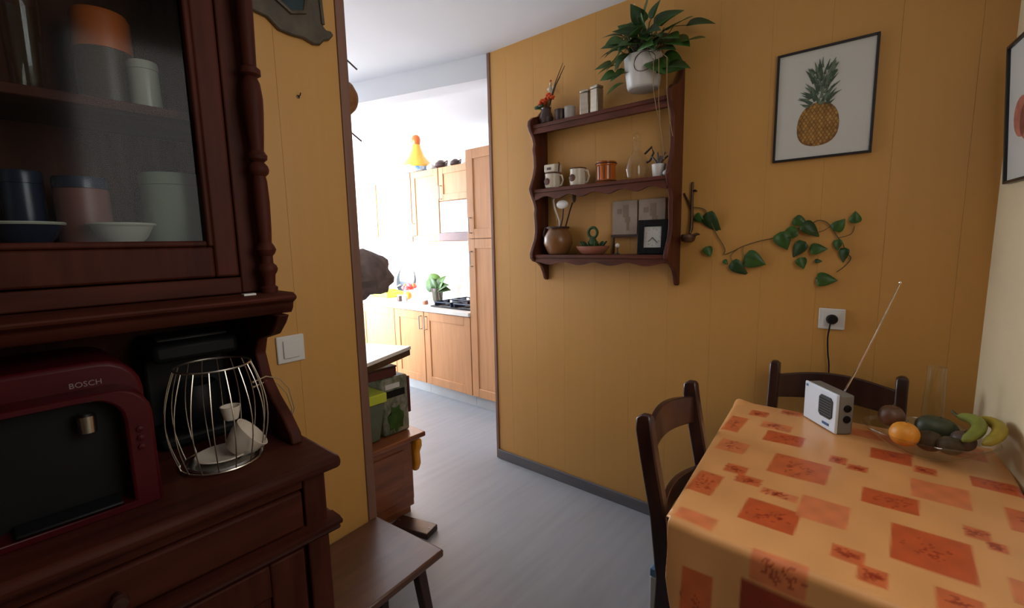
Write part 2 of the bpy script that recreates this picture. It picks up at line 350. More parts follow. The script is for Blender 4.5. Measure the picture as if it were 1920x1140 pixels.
tin('storage_tin', 'pale grey tin beside the orange-topped stand-in jar on the upper hutch shelf', 'tin', -1.24, .285, 1.6805, .026, .105, m_cer, m_cer)
for y, lb in ((.05, 'tall drinking glass on the upper hutch shelf, left one'), (.11, 'tall drinking glass on the upper hutch shelf, right one')):
    t = thing('drinking_glass', lb, 'glass', (-1.22, y, 1.6805), 0, 'glasses in the hutch')
    MB().lathe([(.022, 0), (.024, .003), (.028, .16), (.0265, .16), (.0225, .006), (0, .006)], 20).build('tumbler', m_glass, t)
t = thing('paper_tag', 'tiny white tag lying on the hutch cornice', 'tag', (HX+.05, .385, 1.2985)); B(-.008, .008, -.012, .012, 0, .004).build('tag', m_white, t)

# ------------------------------------------------------------------ on the buffet top
ZT = .9505
m_redp = mat('glossy_red_plastic', (.060, .003, .006), .38, var=.05, spec=.25)
cm = thing('capsule_coffee_machine', 'red capsule coffee machine with black front on the buffet', 'coffee machine', (-1.0, .055, ZT))
arch = []
for k in range(9):
    a = PI*k/8; arch.append((.118+.022*math.cos(a)-.022 if 0 else 0, 0))
def rrect(w, h, r, n=5):
    pts = []
    for cx_, cy_, s0 in ((w/2-r, h-r, 0), (-w/2+r, h-r, PI/2)):
        for k in range(n+1):
            a = s0+PI/2*k/n; pts.append((cx_+r*math.cos(a), cy_+r*math.sin(a)))
    return pts + [(-w/2, 0), (w/2, 0)]
MB().prism([(y, z) for y, z in rrect(.26, .26, .06)], 'x', -.26, -.05).build('housing', m_redp, cm, bevel=.008)
outer = rrect(.262, .217, .05); inner = [(y*.72-.004, z*.74+.012) for y, z in rrect(.26, .26, .06)]
n = len(outer); mb = MB()
for x0, x1 in ((-.05, .0),):
    vs = [(x0, y, z) for y, z in outer]+[(x1, y*.985, z*.99) for y, z in outer]+[(x1, y, z) for y, z in inner]+[(x0, y, z) for y, z in inner]
    fs = []
    for i in range(n):
        j = (i+1) % n; fs += [(i, j, n+j, n+i), (n+i, n+j, 2*n+j, 2*n+i), (2*n+i, 2*n+j, 3*n+j, 3*n+i)]
    mb.add(vs, fs)
mb.build('front_frame', m_redp, cm, bevel=.004)
MB().prism(inner, 'x', -.055, -.045).build('recess_panel', m_black, cm)
MB().lathe([(.010, -.030), (.012, -.028), (.013, 0), (.009, .004)], 16, (-.022, .045, .178)).build('spout', m_steel, cm)
B(-.044, .004, -.055, .075, .016, .022).build('drip_tray', m_black, cm, bevel=.004)
for k in range(3): MB().lathe([(.005, 0), (.005, .003), (0, .004)], 12, (.001, .108, .14-.016*k), 'x').build('indicator_button', m_redp, cm)
def text(name, body, size, m, parent, M, ext=.0006):
    cu = bpy.data.curves.new(name, 'FONT'); cu.body = body; cu.size = size; cu.extrude = ext; cu.align_x = 'CENTER'; cu.align_y = 'CENTER'; cu.resolution_u = 3
    tmp = bpy.data.objects.new(name, cu); C.objects.link(tmp)
    dg = bpy.context.evaluated_depsgraph_get(); me = bpy.data.meshes.new_from_object(tmp.evaluated_get(dg)); bpy.data.objects.remove(tmp)
    me.transform(M); me.materials.clear(); me.materials.append(m)
    o = bpy.data.objects.new(name, me); C.objects.link(o); o.parent = parent; return o
Mx = Matrix(((0, 0, 1, .0012), (1, 0, 0, .048), (0, 1, 0, .236), (0, 0, 0, 1)))
text('brand_lettering', 'BOSCH', .0125, mat('dull_silver_print', (.22, .16, .15), .6), cm, Mx)

cg = thing('wire_basket', 'barrel-shaped silver wire basket on the buffet beside the red coffee machine', 'basket', (-1.085, .308, ZT))
H_ = .205
def cr(t): return .064+.030*math.sin(PI*(.12+.80*t))-.003*t
for k in range(16):
    a = 2*PI*k/16
    MB().tube([(cr(t)*math.cos(a), cr(t)*math.sin(a), H_*t+.004) for t in [i/10 for i in range(11)]], .0013, 6).build('wire', m_wire, cg)
for t in (0, 1): MB().tube([(cr(t)*math.cos(2*PI*k/32), cr(t)*math.sin(2*PI*k/32), H_*t+.004) for k in range(32)], .0022, 6, True).build('rim_ring', m_wire, cg)
MB().lathe([(0, 0), (.062, 0), (.066, .003), (.062, .006), (0, .006)], 28).build('base_plate', m_steel, cg)
m_cup = mat('cup_cream', (.72, .64, .54), .35, var=.04)
t = thing('white_cup', 'small cream cup tipped inside the wire basket', 'cup', (-1.07, .325, ZT+.020), 0, None, (-.75, .45, 0))
MB().lathe([(.018, 0), (.024, .004), (.036, .03), (.040, .052), (.037, .052), (.033, .03), (.02, .008), (0, .007)], 24).build('cup_body', m_cup, t)
t = thing('white_saucer', 'pale saucer lying in the bottom of the wire basket', 'saucer', (-1.085, .309, ZT+.0075))
MB().lathe([(.02, 0), (.03, .002), (.052, .008), (.05, .010), (.028, .005), (0, .004)], 24).build('dish', m_cup, t)
t = thing('white_cup', 'small pale cup standing on top of the tipped cup in the basket', 'cup', (-1.105, .338, ZT+.075))
MB().lathe([(.010, 0), (.014, .003), (.018, .02), (.020, .032), (.018, .032), (.015, .01), (0, .006)], 20).build('cup_body', m_cup, t)
bk = thing('coffee_maker', 'black filter coffee maker behind the wire basket', 'coffee maker', (-1.30, .32, ZT))
B(-.075, .075, -.085, .085, 0, .03).build('base', m_black, bk, bevel=.01)
B(-.075, -.02, -.085, .085, .031, .20).build('tank', m_black, bk, bevel=.008)
B(-.075, .085, -.085, .085, .201, .245).build('head', m_black, bk, bevel=.012)
B(-.05, .06, -.07, .07, .2455, .252).build('lid', mat('dark_grey_plastic', (.05, .05, .05), .35), bk, bevel=.004)
MB().lathe([(.035, .031), (.05, .05), (.055, .09), (.045, .13), (.042, .135), (.05, .09), (.04, .04), (0, .035)], 24, (.03, 0, 0)).build('jug', m_black, bk)
m_bag = mat('dark_brown_cloth', (.018, .012, .012), .8, var=.3, scale=(30, 30, 30))

for dz, lb in ((0, 'thin pale cable loop beside the hutch bracket, lower one'), (.012, 'thin pale cable loop beside the hutch bracket, upper one')):
    t = thing('cable_loop', lb, 'cable', (-1.165, .44, 1.02), 0, 'cable loops beside the hutch')
    MB().tube([(0, -.03, .050+dz), (0, 0, .057+dz), (0, .025+dz*.4, .045+dz), (0, .045+dz*.5, .015+dz), (0, .055+dz*.5, -.03), (-.01, .050, -.069)], .0016, 6).build('cable', m_wsp0, t)
    MB().ell((0, -.03, .050+dz), (.003, .003, .003), 8, 6).build('cable_end', m_wsp0, t)

# ------------------------------------------------------------------ stool, switch, mirror, nail
st = thing('wooden_stool', 'low brown wooden stool with splayed legs by the left door post', 'stool', (-1.212, .715, 0), math.radians(5))
mb = B(-.165, .165, -.20, .155, .405, .43); mb.build('seat', m_stool, st, bevel=.006)
for sx in (-1, 1):
    for sy in (-1, 1):
        MB().bar((sx*.095, sy*.12-.02, .403), (sx*.135, sy*.155-.02, 0), .034, .034, (0, 1, 0), .9).build('leg', m_dark, st, bevel=.004)
B(-.11, .11, -.035, -.015, .365, .404).build('cross_rail', m_dark, st, bevel=.003)
sw = thing('light_switch', 'square white rocker light switch on the yellow wall beside the buffet', 'switch', (LX, .604, 1.095))
B(0, .008, -.041, .041, -.041, .041).build('cover_plate', m_white, sw, bevel=.003)
B(.008, .013, -.024, .024, -.027, .027).build('rocker', m_white, sw, bevel=.002)
t = thing('wall_nail', 'small bare nail in the yellow wall below the dark mirror', 'nail', (LX, .69, 1.838))
MB().tube([(0, 0, 0), (.014, 0, .002), (.018, 0, .008)], .0018, 6).build('shank', m_dark, t)
MB().lathe([(.005, 0), (.005, .002), (0, .003)], 10, (0, 0, 0), 'x').build('head', m_dark, t)
m_brz = mat('aged_bronze_wood', (.075, .058, .035), .45, var=.4, scale=(20, 20, 20), bump=.3, bscale=60)
mi = thing('ornate_mirror', 'dark carved mirror frame with a curled lower edge, high beside the door post', 'mirror', (LX, .66, 2.0))
b2 = [(-.165, .05), (-.150, .014), (-.12, .028), (-.09, .036), (-.045, .030), (-.015, .006), (.02, .002), (.055, .004), (.085, -.004), (.105, .000), (.118, .016), (.135, .022), (.150, .040), (.142, .050), (.126, .048), (.116, .060), (.112, .12), (.112, .40), (-.165, .40)]
hole = [(-.11, .095), (-.02, .085), (.02, .062), (.06, .075), (.072, .13), (.072, .36), (-.11, .36)]
mb = MB().prism(b2, 'x', .001, .016); mb.build('frame', m_brz, mi, bevel=.004)
MB().tube([(.017, y, z) for y, z in hole], .007, 8, True).build('inner_bead', m_brz, mi)
MB().prism(hole, 'x', .0165, .019).build('mirror_glass', mat('dark_mirror', (.05, .07, .07), .08, metal=1), mi)
MB().tube([(.016, .116, .06), (.018, .108, .2), (.016, .108, .38)], .006, 8).build('side_bead', m_brz, mi)

# ------------------------------------------------------------------ wall shelf
SX0, SX1 = -1.545, -.785
sh = thing('wall_shelf', 'dark red wooden wall shelf with wavy side boards and three shelves', 'shelf', (0, W, 0))
SZ = (2.0, 1.672, 1.330)        # shelf tops
sp = [(-.001, 2.16), (-.014, 2.16), (-.020, 2.13), (-.035, 2.09), (-.075, 2.055), (-.125, 2.04), (-.150, 2.02), (-.155, 1.995), (-.145, 1.972), (-.118, 1.94), (-.108, 1.91), (-.116, 1.88), (-.108, 1.84), (-.106, 1.79), (-.118, 1.745), (-.140, 1.70), (-.152, 1.675), (-.142, 1.65), (-.118, 1.61), (-.106, 1.575), (-.112, 1.545), (-.106, 1.50), (-.104, 1.455), (-.114, 1.41), (-.138, 1.365), (-.152, 1.335), (-.150, 1.312), (-.13, 1.295), (-.095, 1.285), (-.06, 1.262), (-.038, 1.225), (-.028, 1.195), (-.014, 1.185), (-.001, 1.19)]
for x in (SX0, SX1-.02): MB().prism(sp, 'x', x, x+.02).build('side_board', m_shelfv, sh, bevel=.003)
for i, z in enumerate(SZ):
    s_ = B(SX0+.0205, SX1-.0205, -.135, -.001, z-.018, z).build('shelf_board', m_shelf, sh, bevel=.003)
    L = SX1-SX0-.042; pts = [(SX0+.021, z-.019)]
    N = 64; wv = []
    for k in range(N+1):
        u = k/N; e = min(u, 1-u)
        dz = .028+.009*math.cos(u*2*PI*5) if i else .026
        if i == 2: dz = .026+.007*math.cos(u*2*PI*4+PI)
        wv.append((SX0+.021+L*u, z-.019-dz))
    poly = [(SX0+.021, z-.0185)]+wv+[(SX1-.021, z-.0185)]
    MB().prism(poly, 'y', -.128, -.112).build('wavy_apron', m_shelf, s_)

def on(x, y, z): return (x, W+y, z)
def grow(t, k): t.scale = (k, k, k); return t
# top shelf ---------------------------------------------------------
m_metal = mat('brushed_tin', (.45, .40, .33), .3, metal=.9, var=.15, scale=(3, 3, 60))
m_dkv = mat('dark_vase', (.05, .025, .02), .4, var=.3)
m_fl = mat('orange_red_petals', (.75, .10, .02), .5, var=.3, scale=(60, 60, 60))
t = thing('flower_arrangement', 'dark vase with orange-red dried flowers at the left of the top shelf', 'flowers', on(-1.475, -.080, SZ[0]+.001)); grow(t, 1.12)
MB().lathe([(.018, 0), (.028, .008), (.034, .03), (.024, .055), (.020, .07), (.023, .075), (.018, .075), (0, .06)], 20).build('vase', m_dkv, t)
for k, (dx, dy, dz) in enumerate(((-.012, -.01, .105), (.016, .004, .13), (.032, -.008, .115), (.002, .012, .12), (-.028, 0, .095))):
    fl = MB()
    for j in range(9):
        a = 2*PI*j/9; fl.ell((dx+.012*math.cos(a), dy+.012*math.sin(a), dz+.004*math.sin(3*a)), (.008, .008, .005), 8, 5)
    fl.ell((dx, dy, dz+.004), (.008, .008, .008), 8, 6); f_ = fl.build('bloom', m_fl, t)
    MB().tube([(dx*.3, dy*.3, .06), (dx*.7, dy*.8, .09), (dx, dy, dz)], .0015, 5).build('stalk', m_stem, f_)
for k, (dx, dz) in enumerate(((.075, .255), (.085, .24), (.06, .20))):
    MB().tube([(.012, 0, .07), (.012+dx*.5, 0, .07+dz*.4), (.012+dx, .01, dz)], [.003, .0028, .0012], 6).build('twig', m_dkv if k else m_stem, t)
for k in range(4): 
    a = 2.2+k*.9; MB().ell((.03*math.cos(a)-.02, .02*math.sin(a), .085), (.02, .008, .006), 8, 5).build('dried_leaf', m_leaf2, t)
t = thing('angel_figurine', 'tiny pale angel figure on a pick rising above the orange flowers', 'figurine', on(-1.483, -.028, SZ[0]+.002))
MB().tube([(0, 0, 0), (0, 0, .17)], .0016, 6).build('pick', m_stem, t)
MB().lathe([(.015, .165), (.016, .17), (.006, .205), (.004, .208)], 14).build('robe', mat('translucent_cream', (.62, .52, .36), .4), t)
MB().ell((0, 0, .216), (.0075, .0075, .008), 12, 8).build('head', m_cup, t)
for s_ in (-1, 1): MB().ell((s_*.014, .003, .195), (.012, .003, .008), 10, 6).build('wing', m_cup, t)
MB().lathe([(.004, 0), (.006, .003), (.004, .008), (0, .009)], 10, (0, 0, .228)).build('star', m_fl, t)
m_gcup = mat('grey_pottery', (.20, .17, .14), .45, var=.15)
for x, dr_, hh, lb, m in ((-1.392, .021, .046, 'small dark grey pot beside the orange flowers', m_dkv), (-1.334, .021, .048, 'small pale grey pot next to the dark pot on the top shelf', mat('pale_grey_pottery', (.42, .38, .34), .45))):
    t = thing('small_pot', lb, 'pot', on(x, -.075, SZ[0]+.001), 0, 'small pots on the top shelf'); grow(t, 1.3)
    MB().lathe([(dr_*.9, 0), (dr_, .003), (dr_, hh), (dr_*.86, hh), (dr_*.82, .01), (0, .008)], 20).build('pot_body', m, t)
    MB().tube([(dr_*math.cos(a*PI/10), dr_*math.sin(a*PI/10), hh) for a in range(20)], .0016, 6, True).build('rim', m, t)
for x, hh, ry, lb in ((-1.238, .105, .1, 'bright metal spice tin on the top shelf, left of the pair'), (-1.178, .112, -.2, 'metal spice tin on the top shelf, the one nearer the white plant pot')):
    t = thing('spice_tin', lb, 'tin', on(x, -.08, SZ[0]+.001), ry, 'metal spice tins on the top shelf'); grow(t, 1.15)
    B(-.020, .020, -.020, .020, 0, hh*.88).build('tin_body', m_metal, t, bevel=.004)
    B(-.0205, .0205, -.0205, .0205, hh*.885, hh).build('tin_lid', m_metal, t, bevel=.004)

# leaves --------------------------------------------------------------
def leaf_mesh(name, L, Wd, m, fold=.18, droop=.25, heart=.10):
    mb = MB(); N = 8; vs = []; fs = []
    for i in range(N+1):
        u = i/N
        wv = Wd*.5*math.sin(PI*min(1, u*1.0)**.62)**.9*(1-.15*u) if 0 < u < 1 else 0
        x = L*u-(heart*L*(1-u)**3 if 0 else 0); z = -droop*L*u*u
        back = heart*L*math.sin(PI*u)*max(0, 1-u*2.2)
        vs += [(x-back, -wv, z+fold*wv), (x, 0, z), (x-back, wv, z+fold*wv)]
    for i in range(N):
        a = i*3; fs += [(a, a+1, a+4, a+3), (a+1, a+2, a+5, a+4)]
    n0 = len(vs); vs2 = [(x, y, z-.0007) for x, y, z in vs]
    fs2 = [tuple(n0+k for k in reversed(f)) for f in fs]
    rim = []
    for i in range(N):
        a = i*3; rim += [(a, a+3, n0+a+3, n0+a), (a+5, a+2, n0+a+2, n0+a+5)]
    mb.add(vs+vs2, fs+fs2+rim)
    me = bpy.data.meshes.new(name); me.from_pydata(mb.v, [], mb.f); me.validate(); me.update()
    me.polygons.foreach_set('use_smooth', [True]*len(me.polygons)); me.materials.append(m); return me
LM = [leaf_mesh('leaf', .085, .070, m_leaf), leaf_mesh('leaf', .085, .060, m_leaf2, .25, .4), leaf_mesh('leaf', .085, .075, m_leaf, .1, .15)]
def place_leaf(parent, base, direc, size, k=0, roll=0.0, up=(0, -.6, 1)):
    d_ = Vector(direc).normalized(); u = Vector(up); y = u.cross(d_)
    if y.length < 1e-4: y = d_.orthogonal()
    y.normalize(); z = d_.cross(y)
    R_ = Matrix((d_, y, z)).transposed() @ Matrix.Rotation(roll, 3, 'X')
    o = bpy.data.objects.new('leaf', LM[k % 3]); C.objects.link(o); o.parent = parent
    o.matrix_local = Matrix.Translation(base) @ R_.to_4x4() @ Matrix.Scale(size, 4)
    return o
m_pot = mat('white_pot', (.70, .67, .64), .35, var=.03)
pt = thing('potted_pothos', 'green pothos in a ribbed white pot hanging over the right end of the wall shelf', 'potted plant', on(-.945, -.075, SZ[0]+.066)); pt.scale = (1.36, 1.36, 1.12)
n = 40; mb = MB(); vs = []; fs = []
prof = [(.048, 0), (.052, .006), (.060, .08), (.062, .118), (.058, .118), (.055, .08), (.05, .02)]
for r, z in prof:
    for k in range(n):
        a = 2*PI*k/n; rr = r*(1+.022*math.cos(a*10)); vs.append((rr*math.cos(a), rr*math.sin(a), z))
for j in range(len(prof)-1):
    for k in range(n): fs.append((j*n+k, j*n+(k+1) % n, (j+1)*n+(k+1) % n, (j+1)*n+k))
fs.append(tuple(range(n-1, -1, -1))); mb.add(vs, fs); mb.build('pot', m_pot, pt)
MB().lathe([(.053, .095), (.054, .10), (0, .104)], 20).build('soil', m_soil, pt)
MB().lathe([(.046, -.004), (.050, -.001), (.046, -.0005), (0, -.0005)], 24).build('foot_ring', m_pot, pt)
MB().tube([(-.055, 0, .118), (-.046, .0, .20), (-.036, 0, .33)], .0011, 6).build('hanger_wire', m_pot, pt)
MB().tube([(.055, 0, .118), (.0, .0, .25), (-.036, 0, .33)], .0011, 6).build('hanger_wire', m_pot, pt)
MB().tube([(.064*math.cos(2*PI*k/20)*.55+.045*.4+.012, -.062+.004*math.cos(2*PI*k/10), .075+.035*math.sin(2*PI*k/20)) for k in range(20)], .0014, 6, True).build('wire_loop', m_dark, pt)
rnd = random.Random(11)
# (target x, y, z) of leaf tips around the pot, seen from the front
spec = [(-.05, -.03, .27, .9), (.01, -.04, .30, 1.0), (.02, 0, .26, 1.1), (.085, -.02, .285, 1.2), (.06, -.05, .24, 1.1), (-.09, -.02, .25, .9), (-.115, -.03, .215, 1.0), (-.085, -.05, .19, 1.1), (-.13, -.01, .15, 1.0), (-.15, -.03, .105, .8), (-.03, -.07, .20, 1.2), (.0, -.08, .17, 1.1), (.05, -.07, .19, 1.2), (.10, -.04, .19, 1.1), (.165, -.03, .215, 1.25), (.175, -.04, .145, 1.15), (.11, -.05, .12, 1.2), (.13, -.02, .07, 1.3), (.105, -.06, .06, 1.2), (-.06, -.07, .12, .9), (-.10, -.04, .07, .8), (-.075, -.05, .05, .8), (-.02, -.06, .23, 1.0), (.03, -.05, .33, .9), (-.11, .03, .23, .9), (.07, .03, .22, 1.0), (0, .04, .24, 1.0), (-.05, .02, .22, 1.0), (.09, -.07, .15, 1.0), (-.045, -.085, .16, 1.0), (-.07, -.09, .20, .9), (.07, -.09, .21, .9), (-.02, -.1, .14, .9), (.02, -.1, .20, .9), (-.14, -.02, .19, .8), (-.16, -.04, .12, .8), (-.13, -.05, .06, .7), (.23, -.03, .20, 1.0), (.225, -.04, .12, .9), (.15, -.06, .16, 1.0), (.16, -.05, .03, 1.1), (-.04, .0, .30, .8), (.05, -.02, .31, .8), (-.09, -.06, .24, .8), (.12, -.03, .25, .9), (.045, -.085, .145, 1.0), (.0, .0, .2, 1.2)]
for k, (x, y, z, s_) in enumerate(spec):
    x *= .78; z = .10+(z-.10)*.80; root = Vector((x*.15, y*.15, .10)); tip = Vector((x, y, z)); outd = Vector((x, y*1.0, max(-.02, (z-.16))*.9+.02*rnd.uniform(-1, 1)))
    if outd.length < .01: outd = Vector((rnd.uniform(-1, 1), -1, .5))
    mid = root.lerp(tip, .5)+Vector((0, 0, .05)); base = tip-outd.normalized()*.035*s_
    MB().tube([root, mid, base], [.0022, .0018, .0012], 5).build('stem', m_stem, pt)
    place_leaf(pt, base, outd+Vector((rnd.uniform(-.03, .03), rnd.uniform(-.05, .02), rnd.uniform(-.06, .0))), s_*.92, k, rnd.uniform(-.5, .5), (0, -1, .7))
# shoots hanging over the shelf edge
place_leaf(pt, (-.03, -.075, .010), (-.6, -.5, -.35), .8, 0)
for x0, zz in ((.068, -.16), (.11, -.22), (.085, -.30)):
    MB().tube([(x0*.6, -.055, .11), (x0, -.078, .06), (x0+.004, -.083, zz*.3), (x0+.012, -.078, zz*.7), (x0+.022, -.075, zz)], .0012, 5).build('aerial_root', mat('pale_root', (.30, .20, .09), .6), pt)

# middle shelf -----------------------------------------------------------
m_cwh = mat('cream_glaze', (.66, .58, .46), .3, var=.05); m_bro = mat('brown_glaze', (.10, .030, .014), .3, var=.2); m_ora = mat('orange_glass', (.50, .12, .015), .15, var=.15)
z = SZ[1]+.001
def mug(name, label, x, r, h, m, mspot, rimm, group=None):
    t = thing(name, label, 'mug', on(x, -.078, z), 0, group); grow(t, 1.25)
    MB().lathe([(r*.75, 0), (r*.92, .004), (r, h*.35), (r*.92, h*.8), (r*.95, h), (r*.88, h), (r*.85, h*.8), (r*.9, h*.3), (0, .006)], 24).build('mug_body', m, t)
    MB().tube([(r*.93*math.cos(a*PI/12), r*.93*math.sin(a*PI/12), h) for a in range(24)], .0025, 6, True).build('rim', rimm, t)
    MB().ell((-.006, -r*.985, h*.45), (r*.42, .002, r*.42), 16, 8).build('painted_medallion', mspot, t)
    MB().tube([(r*.92, 0, h*.85), (r*1.35, 0, h*.82), (r*1.55, 0, h*.5), (r*1.3, 0, h*.2), (r*.95, 0, h*.16)], .0035, 8).build('handle', m, t)
    return t
t = mug('lidded_jug', 'cream lidded jug with a brown medallion at the left of the middle shelf', -1.440, .034, .062, m_cwh, m_bro, m_bro)
B(-.026, .030, -.026, .026, .0655, .098).build('square_lid', m_cwh, t, bevel=.004)
B(-.010, .010, -.0275, -.0262, .075, .085).build('lid_mark', m_dark, t)
MB().tube([(.030, 0, .066), (.034, 0, .10), (.030, 0, .105)], .003, 6).build('lid_spout', m_bro, t)
mug('cream_mug', 'cream mug with brown rim and round brown medallion on the middle shelf', -1.285, .034, .068, m_cwh, m_bro, m_bro)
t = thing('orange_glass_jar', 'squat orange glass jar with dark bands in the middle of the shelf', 'jar', on(-1.128, -.075, z)); grow(t, 1.25)
MB().lathe([(.038, 0), (.041, .004), (.041, .008), (.036, .012), (.036, .062), (.039, .066), (.039, .078), (.035, .08), (.034, .06), (.034, .014), (0, .012)], 28).build('jar_body', m_ora, t)
for dz, r in ((.006, .0412), (.072, .0392)): MB().tube([(r*math.cos(a*PI/14), r*math.sin(a*PI/14), dz) for a in range(28)], .003, 6, True).build('dark_band', m_bro, t)
for a in (-.9, -.3, .3, .9): MB().bar((.0365*math.sin(a), -.0365*math.cos(a), .012), (.0365*math.sin(a), -.0365*math.cos(a), .064), .003, .003).build('rib', m_bro, t)
t = thing('glass_decanter', 'clear round-bellied glass decanter with stopper on the middle shelf', 'decanter', on(-.972, -.073, z)); grow(t, 1.3)
MB().lathe([(.028, 0), (.036, .006), (.042, .035), (.036, .07), (.018, .095), (.013, .105), (.013, .125), (.017, .13)], 24).build('bottle', m_glass, t)
MB().ell((0, 0, .146), (.014, .014, .016), 14, 8).build('stopper', m_glass, t)
MB().tube([(.03, 0, .085), (.055, 0, .105), (.062, 0, .085), (.05, 0, .06), (.038, 0, .055)], .004, 8).build('handle', m_dkv, t)
t = thing('twig_pot', 'small white pot holding dark twigs at the right of the middle shelf', 'pot', on(-.862, -.083, z)); grow(t, 1.15)
MB().lathe([(.020, 0), (.022, .003), (.027, .048), (.024, .048), (.02, .01), (0, .008)], 22).build('pot_body', m_pot, t)
for a, l in ((-.5, .055), (-.1, .06), (.35, .06), (.6, .05), (.1, .045)): MB().tube([(0, 0, .03), (.5*l*math.sin(a), 0, .03+.6*l), (l*math.sin(a)*1.2, .004, .035+l*math.cos(a))], [.003, .004, .003], 6).build('twig', m_dkv, t)
t = thing('white_trinket', 'tiny white ornament beside the twig pot', 'ornament', on(-.822, -.105, z))
MB().ell((0, 0, .012), (.012, .010, .012), 12, 8).build('bead', m_pot, t); MB().tube([(0, 0, .022), (.014, 0, .034)], .003, 6).build('tip', m_pot, t)

# bottom shelf -------------------------------------------------------------
z = SZ[2]+.001
m_stone = mat('brown_stoneware', (.23, .10, .035), .3, var=.3, scale=(10, 10, 10))
t = thing('utensil_jug', 'round brown stoneware jug holding spoons at the left of the bottom shelf', 'jug', on(-1.410, -.075, z)); grow(t, 1.42)
MB().lathe([(.032, 0), (.038, .004), (.054, .04), (.052, .065), (.040, .085), (.036, .092), (.040, .098), (.034, .098), (.03, .085), (0, .07)], 28).build('jug_body', m_stone, t)
MB().tube([(.040*math.cos(a*PI/14), .040*math.sin(a*PI/14), .098) for a in range(28)], .004, 6, True).build('dark_rim', m_dkv, t)
MB().tube([(-.05, -.01, .05), (-.058, -.012, .075), (-.05, -.01, .10), (-.037, -.008, .095)], .004, 8).build('handle', m_dkv, t)
def utensil(name, label, pts, m, head=None, hm=None, hname='head', group='utensils in the stoneware jug', base=(-1.435, -.075)):
    o = thing(name, label, 'utensil', on(-1.410, base[1], z+.110), 0, group); grow(o, 1.3)
    MB().tube(pts, .003, 6).build('handle', m, o)
    if head: MB().ell(*head, 14, 8).build(hname, hm, o)
m_wsp = mat('pale_wood', (.42, .26, .13), .5)
utensil('wooden_spoon', 'long wooden spoon leaning left in the stoneware jug', [(.008, 0, 0), (-.004, 0, .06), (-.024, 0, .12), (-.03, 0, .15)], m_wsp, ((-.030, 0, .165), (.013, .006, .02)), m_shelf)
utensil('silver_spoon', 'thin pale spoon with a bent handle in the stoneware jug', [(.018, -.012, -.005), (.014, -.012, .05), (-.006, -.012, .10), (-.012, -.012, .13), (-.004, -.012, .15)], m_cwh)
utensil('ladle', 'white ladle head facing out of the stoneware jug', [(.012, -.01, 0), (.030, -.012, .06), (.036, -.016, .10)], m_dkv, ((.036, -.022, .112), (.028, .008, .017)), m_pot)
utensil('dark_brush', 'dark brush leaning right in the stoneware jug', [(.02, .012, 0), (.05, .012, .09), (.062, .012, .12)], m_dkv, ((.070, .012, .14), (.008, .006, .022)), m_dkv)
m_ter = mat('terracotta', (.34, .12, .075), .6, var=.15)
t = thing('terracotta_dish', 'oval terracotta dish planted with small succulents on the bottom shelf', 'planter', on(-1.200, -.075, z)); grow(t, 1.28)
mb = MB().lathe([(.040, 0), (.048, .003), (.068, .026), (.070, .032), (.064, .032), (.046, .012), (0, .010)], 28); mb.v = [(x, y*.7, zz) for x, y, zz in mb.v]; mb.build('dish', m_ter, t)
mb = MB().lathe([(.060, .026), (0, .032)], 24); mb.v = [(x, y*.7, zz) for x, y, zz in mb.v]; mb.build('soil', m_soil, t)
for k in range(12):
    a = 2*PI*k/12; MB().tube([(.04*math.cos(a), .026*math.sin(a), .026), (.05*math.cos(a), .032*math.sin(a), .042), (.060*math.cos(a), .036*math.sin(a), .05)], [.005, .0045, .002], 6).build('succulent_leaf', m_leaf2, t)
t = thing('ring_ornament', 'dark green ring-shaped ornament standing in the terracotta dish', 'ornament', on(-1.197, -.080, z+.042)); grow(t, 1.25)
MB().tube([(.020*math.cos(2*PI*k/24), 0, .052+.020*math.sin(2*PI*k/24)) for k in range(24)], .006, 8, True).build('ring', m_leaf2, t)
MB().lathe([(.022, 0), (.024, .006), (.016, .02), (.012, .03), (0, .031)], 18).build('foot', m_leaf2, t)
m_paper = mat('old_paper', (.36, .28, .22), .6, var=.12, scale=(25, 25, 18)); m_map = mat('map_brown', (.24, .17, .12), .7)
for x, lb, hh in ((-1.056, 'printed card with a pale map, left of the pair on the bottom shelf', .098), (-.918, 'printed card leaning behind the black clock', .098)):
    t = thing('printed_card', lb, 'card', on(x, -.016, z+.094), 0, 'printed cards on the bottom shelf'); t.scale = (1.34, 1, 1.66)
    B(-.049, .049, -.004, 0, 0, hh).build('card', m_paper, t, bevel=.001)
    for (a0_, a1_, r0, r1) in ((-.006, .016, .05, .085), (.002, .022, .035, .05), (.008, .018, .012, .036), (-.03, -.012, .06, .075)):
        B(a0_, a1_, -.0048, -.0041, r0, r1).build('map_shape', m_map, t)
t = thing('card_stand', 'thin brown rail holding the printed cards up on the bottom shelf', 'stand', on(-.99, -.016, z)); t.scale = (1.28, 1, 1.58)
B(-.105, .105, -.012, .008, .052, .059).build('ledge', m_dkv, t); B(-.10, -.094, -.004, .004, 0, .052).build('support', m_dkv, t); B(.094, .10, -.004, .004, 0, .052).build('support', m_dkv, t)
t = thing('ball_ornament', 'small white ball on a dark stem in front of the printed cards', 'ornament', on(-1.052, -.098, z)); grow(t, 1.25)
MB().lathe([(.010, 0), (.010, .003), (.003, .006), (.003, .026)], 14).build('stem', m_dkv, t); MB().ell((0, 0, .034), (.0085, .0085, .0085), 14, 10).build('ball', m_pot, t)
ck = thing('desk_clock', 'black framed clock with a white face on the bottom shelf', 'clock', on(-.886, -.080, z), math.radians(8)); grow(ck, 1.16)
ck.rotation_euler = (math.radians(-6), 0, math.radians(8))
MB().box(-.058, -.034, -.012, .010, 0, .135).box(.034, .058, -.012, .010, 0, .135).box(-.034, .034, -.012, .010, 0, .026).box(-.034, .034, -.012, .010, .109, .135).build('frame', m_black, ck, bevel=.002)
